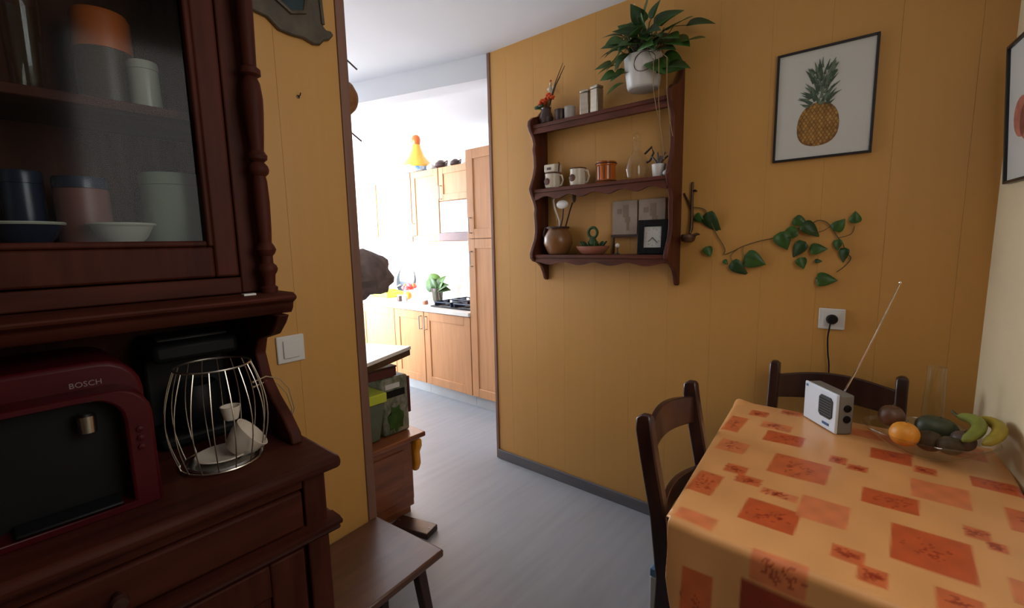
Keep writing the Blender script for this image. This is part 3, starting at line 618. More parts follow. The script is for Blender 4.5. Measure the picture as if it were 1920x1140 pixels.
B(-.034, .034, -.004, .008, .026, .109).build('face', mat('clock_face', (.55, .55, .53), .4, var=.02), ck)
MB().bar((0, -.006, .066), (-.016, -.006, .05), .002, .0015).build('hour_hand', m_black, ck); MB().bar((0, -.006, .066), (.020, -.006, .044), .002, .0015).build('minute_hand', m_black, ck)
for k in range(12):
    a = 2*PI*k/12; MB().bar((.026*math.sin(a), -.0048, .0675+.030*math.cos(a)), (.030*math.sin(a), -.0048, .0675+.035*math.cos(a)), .0014, .001).build('hour_mark', m_gcup, ck)

# ------------------------------------------------------------------ hanging vessel with vine along the wall
m_cop = mat('dark_copper', (.09, .045, .025), .4, metal=.5, var=.3)
hv = thing('hanging_oil_lamp', 'small dark copper vessel on a hooked bar beside the wall shelf', 'wall ornament', (-.735, W, 1.40))
MB().tube([(0, -.012, .245), (0, -.014, .16), (.002, -.016, .09), (.003, -.022, .04), (.0, -.03, .02)], [.005, .006, .007, .008, .006], 8).build('bar', m_cop, hv)
MB().tube([(0, -.012, .205), (.012, -.016, .208), (.020, -.022, .203)], .005, 8).build('hook', m_cop, hv)
MB().tube([(-.04, -.004, .20), (-.02, -.010, .165), (0, -.014, .12)], .004, 8).build('brace', m_cop, hv)
MB().lathe([(.016, -.018), (.026, -.012), (.032, .004), (.028, .016), (.024, .018), (.028, .004), (0, -.008)], 22, (-.002, -.045, 0)).build('bowl', m_cop, hv)
MB().tube([(.024, -.047, .012), (.038, -.050, .018), (.050, -.052, .016)], [.009, .006, .003], 8).build('spout', m_cop, hv)
vine = thing('trailing_vine', 'pothos vine trailing along the yellow wall to the right of the shelf', 'vine', (0, W, 0))
def wp(x, z, d=.012): return Vector((x, -d, z))
path = [wp(*p) for p in ((-.725, 1.536), (-.69, 1.527), (-.671, 1.51), (-.63, 1.42), (-.601, 1.373), (-.59, 1.347), (-.592, 1.329), (-.563, 1.339), (-.516, 1.364), (-.458, 1.383), (-.41, 1.394), (-.376, 1.413), (-.33, 1.428), (-.295, 1.438))]
def smooth_path(p, n=5):
    out = []
    for i in range(len(p)-1):
        a = p[max(i-1, 0)]; b = p[i]; c = p[i+1]; e = p[min(i+2, len(p)-1)]
        for k in range(n):
            t = k/n; out.append(.5*((2*b)+(c-a)*t+(2*a-5*b+4*c-e)*t*t+(3*b-a-3*c+e)*t**3))
    return out+[p[-1]]
MB().tube(smooth_path(path), .0022, 6).build('stem', m_stem, vine)
curl = [wp(*p) for p in ((-.295, 1.438), (-.276, 1.449), (-.261, 1.457), (-.238, 1.452), (-.22, 1.433), (-.205, 1.408), (-.194, 1.39), (-.18, 1.372), (-.167, 1.336), (-.151, 1.314), (-.171, 1.282), (-.192, 1.263))]
MB().tube(smooth_path(curl), .002, 6).build('stem', m_stem, vine)
MB().tube(smooth_path([wp(*p) for p in ((-.194, 1.39), (-.171, 1.396), (-.153, 1.407), (-.147, 1.433))]), .0015, 6).build('stem', m_stem, vine)
MB().tube(smooth_path([wp(*p) for p in ((-.30, 1.41), (-.25, 1.415), (-.22, 1.433))]), .0015, 6).build('stem', m_stem, vine)
MB().tube(smooth_path([wp(*p) for p in ((-.516, 1.364), (-.52, 1.34), (-.512, 1.321))]), .0013, 6).build('stem', m_stem, vine)
MB().tube(smooth_path([wp(*p) for p in ((-.54, 1.35), (-.565, 1.325), (-.561, 1.30))]), .0013, 6).build('stem', m_stem, vine)
vr = random.Random(2)
for k, ((x0, z0), (x1, z1)) in enumerate((((-.72, 1.502), (-.682, 1.469)), ((-.671, 1.51), (-.625, 1.425)), ((-.668, 1.363), (-.646, 1.321)), ((-.593, 1.305), (-.575, 1.287)), ((-.561, 1.3), (-.506, 1.245)), ((-.512, 1.321), (-.435, 1.289)), ((-.341, 1.468), (-.296, 1.443)), ((-.312, 1.448), (-.256, 1.405)), ((-.385, 1.418), (-.358, 1.35)), ((-.323, 1.421), (-.38, 1.403)), ((-.296, 1.378), (-.338, 1.324)), ((-.313, 1.317), (-.296, 1.275)), ((-.282, 1.348), (-.228, 1.352)), ((-.264, 1.303), (-.248, 1.304)), ((-.209, 1.417), (-.178, 1.456)), ((-.192, 1.385), (-.197, 1.345)), ((-.168, 1.354), (-.18, 1.304)), ((-.145, 1.441), (-.148, 1.483)), ((-.256, 1.234), (-.191, 1.234)))):
    l = math.hypot(x1-x0, z1-z0); place_leaf(vine, wp(x0, z0, .016), (x1-x0, -.15*l, z1-z0), max(.3, l/.080), k, vr.uniform(-.35, .35), (0, -1, .15))

# ------------------------------------------------------------------ framed pictures
m_blackf = mat('black_frame', (.015, .012, .012), .4, var=.1); m_print = mat('off_white_paper', (.62, .62, .58), .5, var=.02, scale=(3, 3, 3))
pic = thing('framed_pineapple_print', 'black framed pineapple print on the yellow wall above the table', 'picture', (-.271, W, 1.688))
PW, PH = .310, .398
MB().box(-PW/2, -PW/2+.008, -.016, 0, 0, PH).box(PW/2-.008, PW/2, -.016, 0, 0, PH).box(-PW/2+.008, PW/2-.008, -.016, 0, 0, .008).box(-PW/2+.008, PW/2-.008, -.016, 0, PH-.008, PH).build('frame', m_blackf, pic, bevel=.001)
B(-PW/2+.008, PW/2-.008, -.008, -.002, .008, PH-.008).build('paper', m_print, pic)
# flat print: fruit body of diamond cells and a crown of blades
m_pa = [mat('pineapple_ochre', (.34, .17, .03), .6, var=.3, scale=(40, 40, 40)), mat('pineapple_brown', (.20, .085, .018), .6, var=.3, scale=(40, 40, 40)), mat('pineapple_gold', (.42, .23, .05), .6, var=.2, scale=(40, 40, 40))]
m_pg = [mat('crown_green', (.055, .09, .055), .6, var=.3, scale=(40, 40, 40)), mat('crown_light', (.13, .18, .12), .6, var=.3, scale=(40, 40, 40))]
body = []
for k in range(28):
    a = 2*PI*k/28; c_, s_ = math.cos(a), math.sin(a)
    body.append((-.012+.066*math.copysign(abs(c_)**.85, c_)*(1-.08*s_), .124+.078*math.copysign(abs(s_)**.85, s_)))
MB().prism(body, 'y', -.0088, -.0081).build('pineapple_body', m_pa[1], pic)
cells = [MB(), MB()]
for i in range(-5, 6):
    for j in range(-8, 9):
        x = i*.0125+(j % 2)*.00625; zz = j*.0105
        if (x/.063)**2+(zz/.074)**2 < 1:
            q = [(x-.0052-.012, zz+.124), (x-.012, zz+.124-.0075), (x+.0052-.012, zz+.124), (x-.012, zz+.124+.0075)]
            cells[(i+j) % 2].prism(q, 'y', -.0092, -.0089)
for c_, m in zip(cells, (m_pa[0], m_pa[2])): c_.build('pineapple_cells', m, pic)
rr = random.Random(3); bl = [MB(), MB()]
for k in range(130):
    lev = rr.random(); zz = .190+.135*lev; side = rr.uniform(-1, 1); x = -.008+side*(.040-.008*lev)
    ang = side*(1.35-.75*lev); l = .020+.018*rr.random()
    tip = (x+l*math.sin(ang), zz+l*math.cos(ang)); nx, nz = math.cos(ang)*.0045, -math.sin(ang)*.0045
    bl[k % 2].prism([(x-nx, zz-nz), (x+nx, zz+nz), tip], 'y', -.0092-.00002*k, -.0081)
for b_, m in zip(bl, m_pg): b_.build('pineapple_crown', m, pic)
# second print on the right wall, leaning off the wall at its top
ang = math.atan2(.142, 1.0)
pr = thing('framed_fruit_print', 'black framed fruit print on the right wall at the picture edge', 'picture', (rwx(2.032)-.001, 2.032, 1.54))
pr.rotation_euler = (math.radians(0), 0, ang); 
lean = .062
MBf = MB(); 
def pbox(mb, u0, u1, d0, d1, z0, z1):   # u along the wall towards the camera, d off the wall
    vs = []
    for zz in (z0, z1):
        for u, d_ in ((u0, d0), (u1, d0), (u1, d1), (u0, d1)): vs.append((-d_-lean*zz, -u, zz))
    mb.add(vs, [(0,3,2,1),(4,5,6,7),(0,1,5,4),(1,2,6,5),(2,3,7,6),(3,0,4,7)])
pbox(MBf, 0, .008, .0, .016, 0, .39); pbox(MBf, .302, .31, .0, .016, 0, .39); pbox(MBf, .008, .302, 0, .016, 0, .008); pbox(MBf, .008, .302, 0, .016, .382, .39)
MBf.build('frame', m_blackf, pr, bevel=.001)
q = MB(); pbox(q, .008, .302, .002, .008, .008, .382); q.build('paper', m_print, pr)
q = MB(); 
for k, (u, zz) in enumerate(((.105, .175), (.15, .16), (.20, .17))):
    vs = []; n = 20
    for d_ in (.0082, .009):
        for j in range(n): 
            z_ = zz+.055*math.sin(2*PI*j/n); vs.append((-d_-lean*z_, -(u+.055*math.cos(2*PI*j/n)), z_))
    q = MB().add(vs, [tuple(range(n)), tuple(range(2*n-1, n-1, -1))]+[(j, (j+1) % n, n+(j+1) % n, n+j) for j in range(n)])
    q.build('printed_fruit', mat('printed_red', (.42, .14, .09), .6, var=.25, scale=(30, 30, 30)), pr)
# ------------------------------------------------------------------ socket with plug and cord
so = thing('wall_socket', 'square white wall socket on the yellow wall above the far chair', 'socket', (-.197, W, 1.083))
B(-.042, .042, -.009, 0, -.040, .040).build('cover_plate', m_white, so, bevel=.003)
MB().box(-.028, .028, -.0105, -.009, -.027, .027).build('socket_insert', m_white, so, bevel=.001)
MB().lathe([(.020, -.0108), (.020, -.013), (.018, -.0132), (.017, -.011)], 24, (0, 0, 0), 'y').build('socket_ring', m_white, so)
pg = thing('plug_with_cord', 'black plug with a cord hanging down behind the far chair', 'plug', (-.197, W-.0135, 1.083))
MB().lathe([(.017, 0), (.019, -.004), (.018, -.014), (.012, -.024), (0, -.026)], 22, (.003, 0, 0), 'y').build('plug_body', m_black, pg)
MB().tube(smooth_path([Vector(p) for p in ((.0, -.020, -.004), (-.002, -.022, -.03), (-.006, -.014, -.07), (-.003, -.008, -.13), (.004, -.006, -.2), (.004, -.006, -.4), (.0, -.006, -.75), (.0, -.006, -1.0))]), .003, 6).build('cord', m_black, pg)

# ------------------------------------------------------------------ dining table and cloth
TZ = .75
NL, FL, FR, NR = (-.372, .995), (-.462, 1.925), (.250, 1.925), (.262, .995)
tb = thing('dining_table', 'dark wooden dining table under the orange patterned cloth', 'table', (0, 0, 0))
def quad(s, t): 
    a = Vector(NL).lerp(Vector(NR), s); b = Vector(FL).lerp(Vector(FR), s); return a.lerp(b, t)
mb = MB(); ins = [quad(.012, .01), quad(.988, .01), quad(.988, .99), quad(.012, .99)]
mb.prism([(p.x, p.y) for p in ins], 'z', TZ-.028, TZ-.002); mb.build('table_top', m_dark, tb, bevel=.004)
for s_, t_ in ((.1, .07), (.9, .07), (.9, .93), (.1, .93)):
    p = quad(s_, t_); MB().bar((p.x, p.y, TZ-.03), (p.x, p.y, 0), .055, .055, (0, 1, 0), .75).build('leg', m_dark, tb, bevel=.004)
for (a, b) in (((.1, .07), (.9, .07)), ((.9, .07), (.9, .93)), ((.1, .93), (.9, .93)), ((.1, .07), (.1, .93))):
    p, q = quad(*a), quad(*b); MB().bar((p.x, p.y, TZ-.07), (q.x, q.y, TZ-.07), .02, .075).build('apron', m_dark, tb)
# cloth: one sheet, its printed pattern stored as colours of the sheet
def srgb(r, g, b): 
    f = lambda c: ((c/255+.055)/1.055)**2.4 if c > 10 else c/255/12.92
    return (f(r), f(g), f(b))
BASE = (.84, .41, .155); RED = (.62, .085, .022); RED2 = (.68, .135, .042); PINK = (.78, .22, .085); DEEP = (.30, .018, .008)
rects = [(-.31, -.202, 1.591, 1.684, RED), (-.254, -.116, 1.376, 1.512, RED2), (-.256, -.143, 1.094, 1.199, RED), (-.154, -.056, 1.186, 1.298, PINK), (-.041, .068, 1.35, 1.435, RED), (.053, .164, 1.452, 1.567, PINK), (.019, .148, 1.134, 1.285, RED), (-.038, .057, 1.643, 1.73, RED), (-.439, -.386, 1.597, 1.752, RED2), (-.409, -.328, 1.435, 1.524, PINK), (-.395, -.333, 1.146, 1.268, RED2), (-.348, -.293, 1.305, 1.358, RED2), (-.308, -.248, 1.265, 1.311, RED2), (-.074, -.019, 1.068, 1.118, RED2), (-.028, .019, 1.022, 1.076, RED2), (.141, .182, 1.321, 1.37, RED2), (.174, .204, 1.29, 1.328, RED2), (.22, .30, 1.41, 1.522, RED2), (.173, .30, 1.604, 1.674, RED), (-.127, -.086, 1.545, 1.596, RED2), (-.083, -.037, 1.522, 1.561, RED2), (-.399, -.34, 1.794, 1.854, RED2), (-.311, -.246, 1.875, 1.93, PINK), (.085, .149, 1.02, 1.089, RED2), (-.372, -.285, 1.0, 1.053, PINK), (.06, .107, 1.615, 1.66, RED2), (-.34, -.25, 1.70, 1.76, PINK),
         (-.24, -.16, 1.24, 1.275, PINK), (.19, .29, 1.12, 1.20, PINK), (-.20, -.10, .93, 1.0, PINK), (-.10, .06, 1.80, 1.87, PINK), (.12, .22, 1.80, 1.90, RED2), (.16, .28, 1.0, 1.06, RED),
         (-.335, -.27, .70, .90, RED2), (-.215, -.05, .72, .925, DEEP), (.0, .10, .78, .93, PINK), (.12, .26, .70, .94, RED), (-.26, -.22, .55, .66, PINK), (-.1, .06, .55, .68, RED2)]
cr_ = random.Random(5)
marks = []
for (x0, x1, y0, y1, c_) in rects:
    if c_ == PINK and cr_.random() < .6: continue
    for k in range(int(16+60*(x1-x0))):
        a = cr_.uniform(0, PI); l = cr_.uniform(.004, .011)
        marks.append((cr_.gauss((x0+x1)/2, (x1-x0)*.17), cr_.gauss((y0+y1)/2, (y1-y0)*.17), math.cos(a), math.sin(a), l))
grid = {}
for m in marks: grid.setdefault((int(m[0]//.02), int(m[1]//.02)), []).append(m)
def pcol(x, y):
    c = Vector(BASE)*(1+.05*math.sin(37*x+11*y)*math.sin(23*y-9*x))
    for (x0, x1, y0, y1, cc) in rects:
        e = min(x-x0, x1-x, y-y0, y1-y)
        if e > -.002:
            w_ = min(1, (e+.002)/.004)*.92; c = c.lerp(Vector(cc)*(1+.10*math.sin(90*x)*math.sin(80*y)), w_)
    gi, gj = int(x//.02), int(y//.02)
    for i in (gi-1, gi, gi+1):
        for j in (gj-1, gj, gj+1):
            for (mx, my, ca, sa, l) in grid.get((i, j), ()):
                u = (x-mx)*ca+(y-my)*sa; v = -(x-mx)*sa+(y-my)*ca
                if abs(u) < l and abs(v) < .0022*(1-abs(u)/l)+.0006: c = c.lerp(Vector(DEEP), .6)
    return (c.x, c.y, c.z, 1)
DROPN, DROPL, DROPR, DROPF = .36, .13, .02, .05
nx, ny = 190, 250
us = [-DROPL+(.72+DROPL+DROPR)*i/nx for i in range(nx+1)]      # metres across; 0..~.69 is the top
vs_ = [-DROPN+(.93+DROPN+DROPF)*j/ny for j in range(ny+1)]
LW = .68; LL = .93
verts = []; cols = []
RR = .016
def umin(v):
    if v >= .06: return -DROPL
    if v > 0: k = v/.06; return -.014-(DROPL-.014)*k*k*(3-2*k)
    return -.014+.62*max(0, -v-.03)**1.7
for v in vs_:
    for u0_ in us:
        a_ = umin(v); u = a_+(u0_+DROPL)/(us[-1]+DROPL)*(us[-1]-a_)
        s_ = min(max(u/LW, 0), 1); t_ = min(max(v/LL, 0), 1); p = quad(s_, t_)
        ox = (u if u < 0 else (u-LW if u > LW else 0)); oy = (v if v < 0 else (v-LL if v > LL else 0))
        d_ = math.hypot(ox, oy); z = TZ+.003
        px, py = p.x, p.y
        if d_ > 0:
            a = min(d_/RR, PI/2); h = RR*math.sin(a); drop = RR*(1-math.cos(a))+max(0, d_-RR*PI/2)
            ex_, ey_ = ox/d_, oy/d_
            extra = max(0, d_-RR*PI/2)
            fl_ = .05*extra
            if oy < 0:
                fl_ += extra*.05+.010*extra/.3*math.sin(u*26+.6)
            if ox < 0 and oy < 0:
                # corner of the cloth pulls in and folds behind the front fall
                ex_ *= .35; h *= 1.0; fl_ += .02*extra*math.sin(9*math.atan2(oy, ox))
            px += ex_*(h+fl_); py += ey_*(h+fl_); z -= drop
        z += .0012*math.sin(px*31+2)*math.sin(py*17) if d_ == 0 else 0
        # the peak where the far left corner of the cloth stands up
        dd = math.hypot(px-FL[0], py-FL[1])
        if dd < .05: z += .010*(1-dd/.05)
        de = math.hypot(px-NL[0], py-NL[1])
        if d_ < .03 and de < .08: z += .006*(1-de/.08)
        verts.append((px, py, z)); cols.append(pcol(p.x+ox, p.y+oy))
faces = []
for j in range(ny):
    for i in range(nx):
        a = j*(nx+1)+i
        faces.append((a, a+1, a+nx+2, a+nx+1))
me = bpy.data.meshes.new('tablecloth'); me.from_pydata(verts, [], faces)
ca = me.color_attributes.new('print', 'FLOAT_COLOR', 'POINT')
ca.data.foreach_set('color', [c for q in cols for c in q])
me.polygons.foreach_set('use_smooth', [True]*len(me.polygons)); me.materials.append(attr_mat('printed_oilcloth', .30, .55, .10)); me.update()
bm = bmesh.new(); bm.from_mesh(me); loose = [v for v in bm.verts if not v.link_faces]; bmesh.ops.delete(bm, geom=loose, context='VERTS'); bm.to_mesh(me); bm.free()
tc = bpy.data.objects.new('tablecloth', me); C.objects.link(tc)
sol = tc.modifiers.new('thickness', 'SOLIDIFY'); sol.thickness = .0012; sol.offset = 1
setp(tc, 'orange and red patchwork patterned oilcloth draped over the dining table', 'tablecloth')

# ------------------------------------------------------------------ chairs
m_rush = mat('woven_seat', (.20, .165, .10), .7, var=.2, scale=(80, 80, 80), bump=.3, bscale=150)
def chair(label, loc, rz):
    # local: faces +x, back posts at x=0
    t = thing('dining_chair', label, 'chair', loc, rz, 'dark dining chairs round the table')
    hw = .192; topz = .915
    def post(sy):
        pts = [(.0, sy*hw, 0), (.045, sy*hw, .22), (.055, sy*hw, .44), (.035, sy*hw, .62), (.0, sy*hw, .80), (-.012, sy*hw, .87), (-.014, sy*hw, .905), (-.008, sy*hw, .917)]
        mb = MB(); n = len(pts); vs = []; fs = []
        for k, (x, y, z) in enumerate(pts):
            wx = .024 if k < n-2 else (.021 if k == n-2 else .010); wy = .017 if k < n-1 else .009
            vs += [(x-wx, y-wy, z), (x+wx, y-wy, z), (x+wx, y+wy, z), (x-wx, y+wy, z)]
        for k in range(n-1):
            for j in range(4): fs.append((k*4+j, k*4+(j+1) % 4, (k+1)*4+(j+1) % 4, (k+1)*4+j))
        fs += [(3, 2, 1, 0), tuple((n-1)*4+j for j in range(4))]
        return mb.add(vs, fs)
    for sy in (-1, 1): post(sy).build('back_leg', m_dark, t, bevel=.005, ang=50)
    def rail(z0, z1, xb, crest, name):
        N = 14; vs = []; fs = []
        for k in range(N+1):
            u = k/N; y = -hw+.014+(2*hw-.028)*u; e = math.sin(PI*u); x = xb-.030*e
            a = z0+crest*.55*e; b = z1+crest*e
            vs += [(x-.009, y, a), (x+.009, y, a), (x+.009-.004, y, b), (x-.009-.004, y, b)]
        for k in range(N):
            for j in range(4): fs.append((k*4+j, k*4+(j+1) % 4, (k+1)*4+(j+1) % 4, (k+1)*4+j))
        fs += [(3, 2, 1, 0), tuple(N*4+j for j in range(4))]
        MB().add(vs, fs).build(name, m_dark, t, bevel=.003, ang=50)
    rail(.775, .865, -.003, .022, 'crest_rail'); rail(.575, .63, .038, .014, 'lower_rail')
    for sy in (-1, 1): MB().bar((.40, sy*.20, .425), (.405, sy*.205, 0), .034, .034, (0, 1, 0), .85).build('front_leg', m_dark, t, bevel=.004)
    for sy in (-1, 1):
        MB().bar((.06, sy*.193, .415), (.40, sy*.198, .415), .02, .045).build('seat_rail', m_dark, t, bevel=.003)
        MB().bar((.045, sy*.193, .20), (.40, sy*.198, .20), .018, .022).build('stretcher', m_dark, t, bevel=.003)
    MB().bar((.40, -.19, .415), (.40, .19, .415), .02, .045).build('seat_rail', m_dark, t, bevel=.003)
    MB().bar((.40, -.19, .27), (.40, .19, .27), .018, .022).build('stretcher', m_dark, t, bevel=.003)
    B(.035, .425, -.172, .172, .437, .455).build('seat', m_rush, t, bevel=.008)
    return t
chair('dark wooden chair with curved crest rail at the left side of the table', (-.513, 1.372, 0), math.radians(1))
chair('dark wooden chair with curved crest rail behind the table by the socket', (-.168, 2.012, 0), math.radians(-88.5))
# carton by the chair
ct = thing('carton', 'white and blue carton standing on the floor beside the left chair', 'carton', (-.548, 1.405, 0))
m_bl = mat('carton_blue', (.10, .24, .42), .4)
B(-.035, .03, -.03, .03, 0, .27).build('carton_body', m_white, ct, bevel=.003); B(-.036, .031, -.031, .031, .271, .30).build('carton_lid', m_bl, ct, bevel=.003)
for k in range(4): B(-.0362, -.0352, -.008, .008, .06+.05*k, .09+.05*k).build('printed_mark', m_black, ct)

# ------------------------------------------------------------------ radio
TT = TZ+.0062
ra = thing('portable_radio', 'silver portable radio with raised antenna on the tablecloth', 'radio', (-.184, 1.828, TT), math.atan2(1.764-1.892, -.130+.238))
Lr = math.hypot(.108, .128); m_rad = mat('silver_plastic_skylit', (.80, .88, .97), .30, var=.03); m_radg = mat('grey_radio_side', (.22, .21, .20), .45, var=.05)  # front panel colour has the pale blue kitchen daylight put into it
# local x along the front, front face at y=0, body behind it (+y)
B(-Lr/2, Lr/2, .006, .052, 0, .132).build('case', m_radg, ra, bevel=.006)
B(-Lr/2+.001, Lr/2-.001, -.004, .0055, .001, .134).build('front_panel', m_rad, ra, bevel=.004)
sp_ = rrect(.066, .074, .010); 
MB().prism([(x+.032, z+.040) for x, z in [(.033, .01), (.033, .064), (.023, .074), (-.023, .074), (-.033, .064), (-.033, .01), (-.023, 0), (.023, 0)]], 'y', -.0075, -.0035).build('speaker_grille', mat('speaker_grey', (.045, .045, .05), .5), ra, bevel=.002)
for i in range(7): B(.006, .058, -.0082, -.0074, .046+.009*i, .049+.009*i).build('grille_slat', m_black, ra)
B(.020, .052, -.0062, -.0038, .016, .025).build('blue_badge', mat('badge_blue', (.03, .12, .30), .3), ra, bevel=.001)
B(-Lr/2+.01, -Lr/2+.02, -.0055, -.0038, .118, .126).build('corner_badge', m_bl, ra)
for zz in (.088, .052): MB().lathe([(.012, 0), (.012, .003), (.010, .004), (0, .004)], 18, (Lr/2, .030, zz), 'x').build('dial', m_black, ra)
MB().tube([(.052, .040, .135), (.085, .055, .23), (.125, .075, .36), (.165, .095, .50)], [.0032, .0028, .0022, .0018], 8).build('antenna', m_chrome, ra)
MB().ell((.165, .095, .502), (.0035, .0035, .0045), 10, 6).build('antenna_tip', m_chrome, ra)

# ------------------------------------------------------------------ fruit bowl, fruit, carafe
bw = thing('glass_fruit_bowl', 'wide clear glass bowl of fruit at the far right of the table', 'bowl', (.085, 1.748, TT))
MB().lathe([(.050, 0), (.058, .003), (.095, .022), (.138, .056), (.152, .070), (.150, .073), (.134, .060), (.092, .027), (.056, .0085), (0, .007)], 40).rot(Matrix.Diagonal((1,.8,1))).build('bowl_body', m_glass, bw)
MB().tube([(.152*math.cos(2*PI*k/40), .8*.152*math.sin(2*PI*k/40), .072) for k in range(40)], .0022, 6, True).build('rim', m_glass, bw)
def fruit(name, label, cat, off, r, m, squash=(1, 1, 1), stem=True, rot=(0, 0, 0)):
    t = thing(name, label, cat, (bw.location.x+off[0], bw.location.y+off[1]*.8, TT+off[2]), 0, None, rot)
    MB().ell((0, 0, 0), (r*squash[0], r*squash[1], r*squash[2]), 20, 14, lambda d: 1-.18*math.exp(-((1-d.z)/.06))-.10*math.exp(-((1+d.z)/.06))).build('flesh', m, t)
    if stem: MB().tube([(0, 0, r*squash[2]*.80), (.002, 0, r*squash[2]*1.02), (.005, 0, r*squash[2]*1.15)], .0016, 6).build('stem', m_stem, t)
    return t
m_kiwi = mat('kiwi_skin', (.075, .05, .022), .8, var=.3, scale=(50, 50, 50)); m_apple = mat('brown_apple_skin', (.12, .055, .03), .4, var=.3, scale=(14, 14, 14)); m_orng = mat('orange_peel', (.80, .32, .035), .42, var=.15, scale=(16, 16, 16), bump=.15, bscale=250); m_gap = mat('grey_green_skin', (.055, .065, .035), .45, var=.25, scale=(20, 20, 20)); m_plum = mat('plum_skin', (.11, .07, .06), .35, var=.25)
fruit('apple', 'brownish apple at the left of the glass bowl', 'fruit', (-.082, .055, .088), .034, m_apple)
fruit('orange', 'bright orange at the near left of the glass bowl', 'fruit', (-.050, -.055, .068), .036, m_orng)
fruit('avocado', 'large dark grey-green avocado in the middle of the glass bowl', 'fruit', (.022, .045, .076), .042, m_gap, (1.25, .9, .9), False, (0, .2, .3))
fruit('kiwi', 'brown kiwi between the orange and the avocado', 'fruit', (.005, -.035, .056), .030, m_kiwi, (1.1, 1, 1), False)
fruit('plum', 'pinkish grey plum near the front rim of the glass bowl', 'fruit', (.074, -.020, .070), .029, m_plum)
fruit('kiwi', 'brown kiwi low at the right front of the glass bowl', 'fruit', (.046, -.072, .064), .026, m_kiwi, (1.1, 1, 1), False)
m_ban = mat('banana_peel', (.38, .29, .035), .5, var=.2, scale=(20, 20, 20)); m_bang = mat('banana_green', (.22, .25, .04), .5, var=.2, scale=(20, 20, 20))
for k, (ox, m, lb) in enumerate(((.085, m_bang, 'curved greenish banana at the inner side of the pair'), (.124, m_ban, 'curved yellow banana at the outer right of the bowl'))):
    t = thing('banana', lb, 'banana', (bw.location.x+ox, bw.location.y+.012, TT+.085), 0, 'bananas in the glass bowl')
    pts = []; rs = []
    for i in range(15):
        u = i/14; a = -1.05+2.1*u
        pts.append((.075*math.cos(a)-.055, .098*math.sin(a), .022*math.cos(a*1.3)+.016*u)); rs.append(.0165*math.sin(PI*(.08+.84*u))**.45*(1 if 0 < i < 14 else .45))
    MB().tube(pts, rs, 10).build('peel', m, t, ang=60)
    MB().tube([pts[-1], (pts[-1][0]-.012, pts[-1][1]+.016, pts[-1][2]+.008)], .0045, 8).build('stalk', m_stem, t)
cf = thing('glass_carafe', 'tall clear glass carafe behind the fruit bowl', 'carafe', (.100, 1.894, TT))
MB().lathe([(.024, 0), (.026, .004), (.028, .05), (.026, .13), (.0225, .20), (.0235, .235), (.0222, .235), (.0212, .20), (.0245, .13), (.0265, .05), (.023, .008), (0, .007)], 28).build('carafe_body', m_glass, cf)
MB().tube([(.0229*math.cos(2*PI*k/24), .0229*math.sin(2*PI*k/24), .235) for k in range(24)], .0011, 6, True).build('rim', m_glass, cf)

# ------------------------------------------------------------------ kitchen
KY = 2.67          # door plane of the base units
m_handle = mat('grey_handle', (.25, .25, .26), .3, metal=.8)
m_top = mat('pale_worktop', (.72, .70, .66), .35, var=.03)
m_plinth = mat('grey_plinth', (.42, .43, .45), .5, var=.06)
def kdoor(parent, x0, x1, z0, z1, hx=None, hz=None, y=KY, f=.075):
    d_ = MB().box(x0, x0+f, y, y+.02, z0, z1).box(x1-f, x1, y, y+.02, z0, z1).box(x0+f, x1-f, y, y+.02, z0, z0+f).box(x0+f, x1-f, y, y+.02, z1-f, z1).build('door', m_kwood, parent, bevel=.003)
    B(x0+f, x1-f, y+.010, y+.018, z0+f, z1-f).build('door_panel', m_kwood, d_)
    if hx is not None:
        h = MB().tube([(hx, y, hz), (hx, y-.028, hz), (hx, y-.028, hz-.12), (hx, y, hz-.12)], .005, 8); h.build('handle', m_handle, d_)
    return d_
def kunit(name, label, x0, x1, z0, z1, y0, y1, group=None):
    t = thing(name, label, 'cabinet', (0, 0, 0), 0, group)
    B(x0, x1, y0+.021, y1, z0, z1).build('carcass', m_kwood, t, bevel=.002)
    return t
t = kunit('tall_cabinet', 'tall wooden kitchen cabinet right behind the far door post', -2.735, -2.13, .10, 2.14, KY, 3.29)
kdoor(t, -2.732, -2.133, .105, 1.43, -2.69, 1.33); kdoor(t, -2.732, -2.133, 1.436, 2.135, -2.69, 1.60)
B(-2.735, -2.13, KY+.045, 3.28, 0, .099).build('plinth', m_plinth, t)
lbs = ['wooden base cabinet next to the tall cabinet, under the hob', 'second wooden base cabinet from the tall cabinet, left of the hob cabinet', 'third wooden base cabinet from the tall cabinet, in bright daylight', 'fourth wooden base cabinet, furthest left in the kitchen corner']
for k, (x0, x1) in enumerate(((-3.345, -2.738), (-3.80, -3.348), (-4.40, -3.803), (-4.98, -4.403))):
    t = kunit('base_cabinet', lbs[k], x0, x1, .10, .785, KY, 3.29, 'kitchen base cabinets')
    kdoor(t, x0+.003, x1-.003, .105, .78, (x0+.035 if k % 2 == 0 else x1-.035), .74)
    B(x0, x1, KY+.045, 3.28, 0, .099).build('plinth', m_plinth, t)
wt = B(-4.98, -2.738, KY-.02, 3.295, .786, .822).build('worktop', m_top, None, bevel=.006); setp(wt, 'pale kitchen worktop running left from the tall cabinet', 'worktop')
UY = 2.93
t = kunit('wall_cabinet', 'short wooden wall cabinet above the cooker hood', -3.365, -2.738, 1.79, 2.10, UY, 3.29, 'kitchen wall cabinets'); kdoor(t, -3.362, -2.741, 1.793, 2.097, -3.33, 1.93, UY, .06)
hd = thing('cooker_hood', 'white cooker hood with a dark lower edge under the wall cabinet', 'hood', (0, 0, 0))
B(-3.365, -2.738, UY+.005, 3.29, 1.50, 1.787).build('hood_body', m_white, hd, bevel=.003); B(-3.365, -2.738, UY-.02, 3.29, 1.425, 1.498).build('hood_drawer', mat('maroon_grey', (.16, .085, .085), .4), hd, bevel=.003)
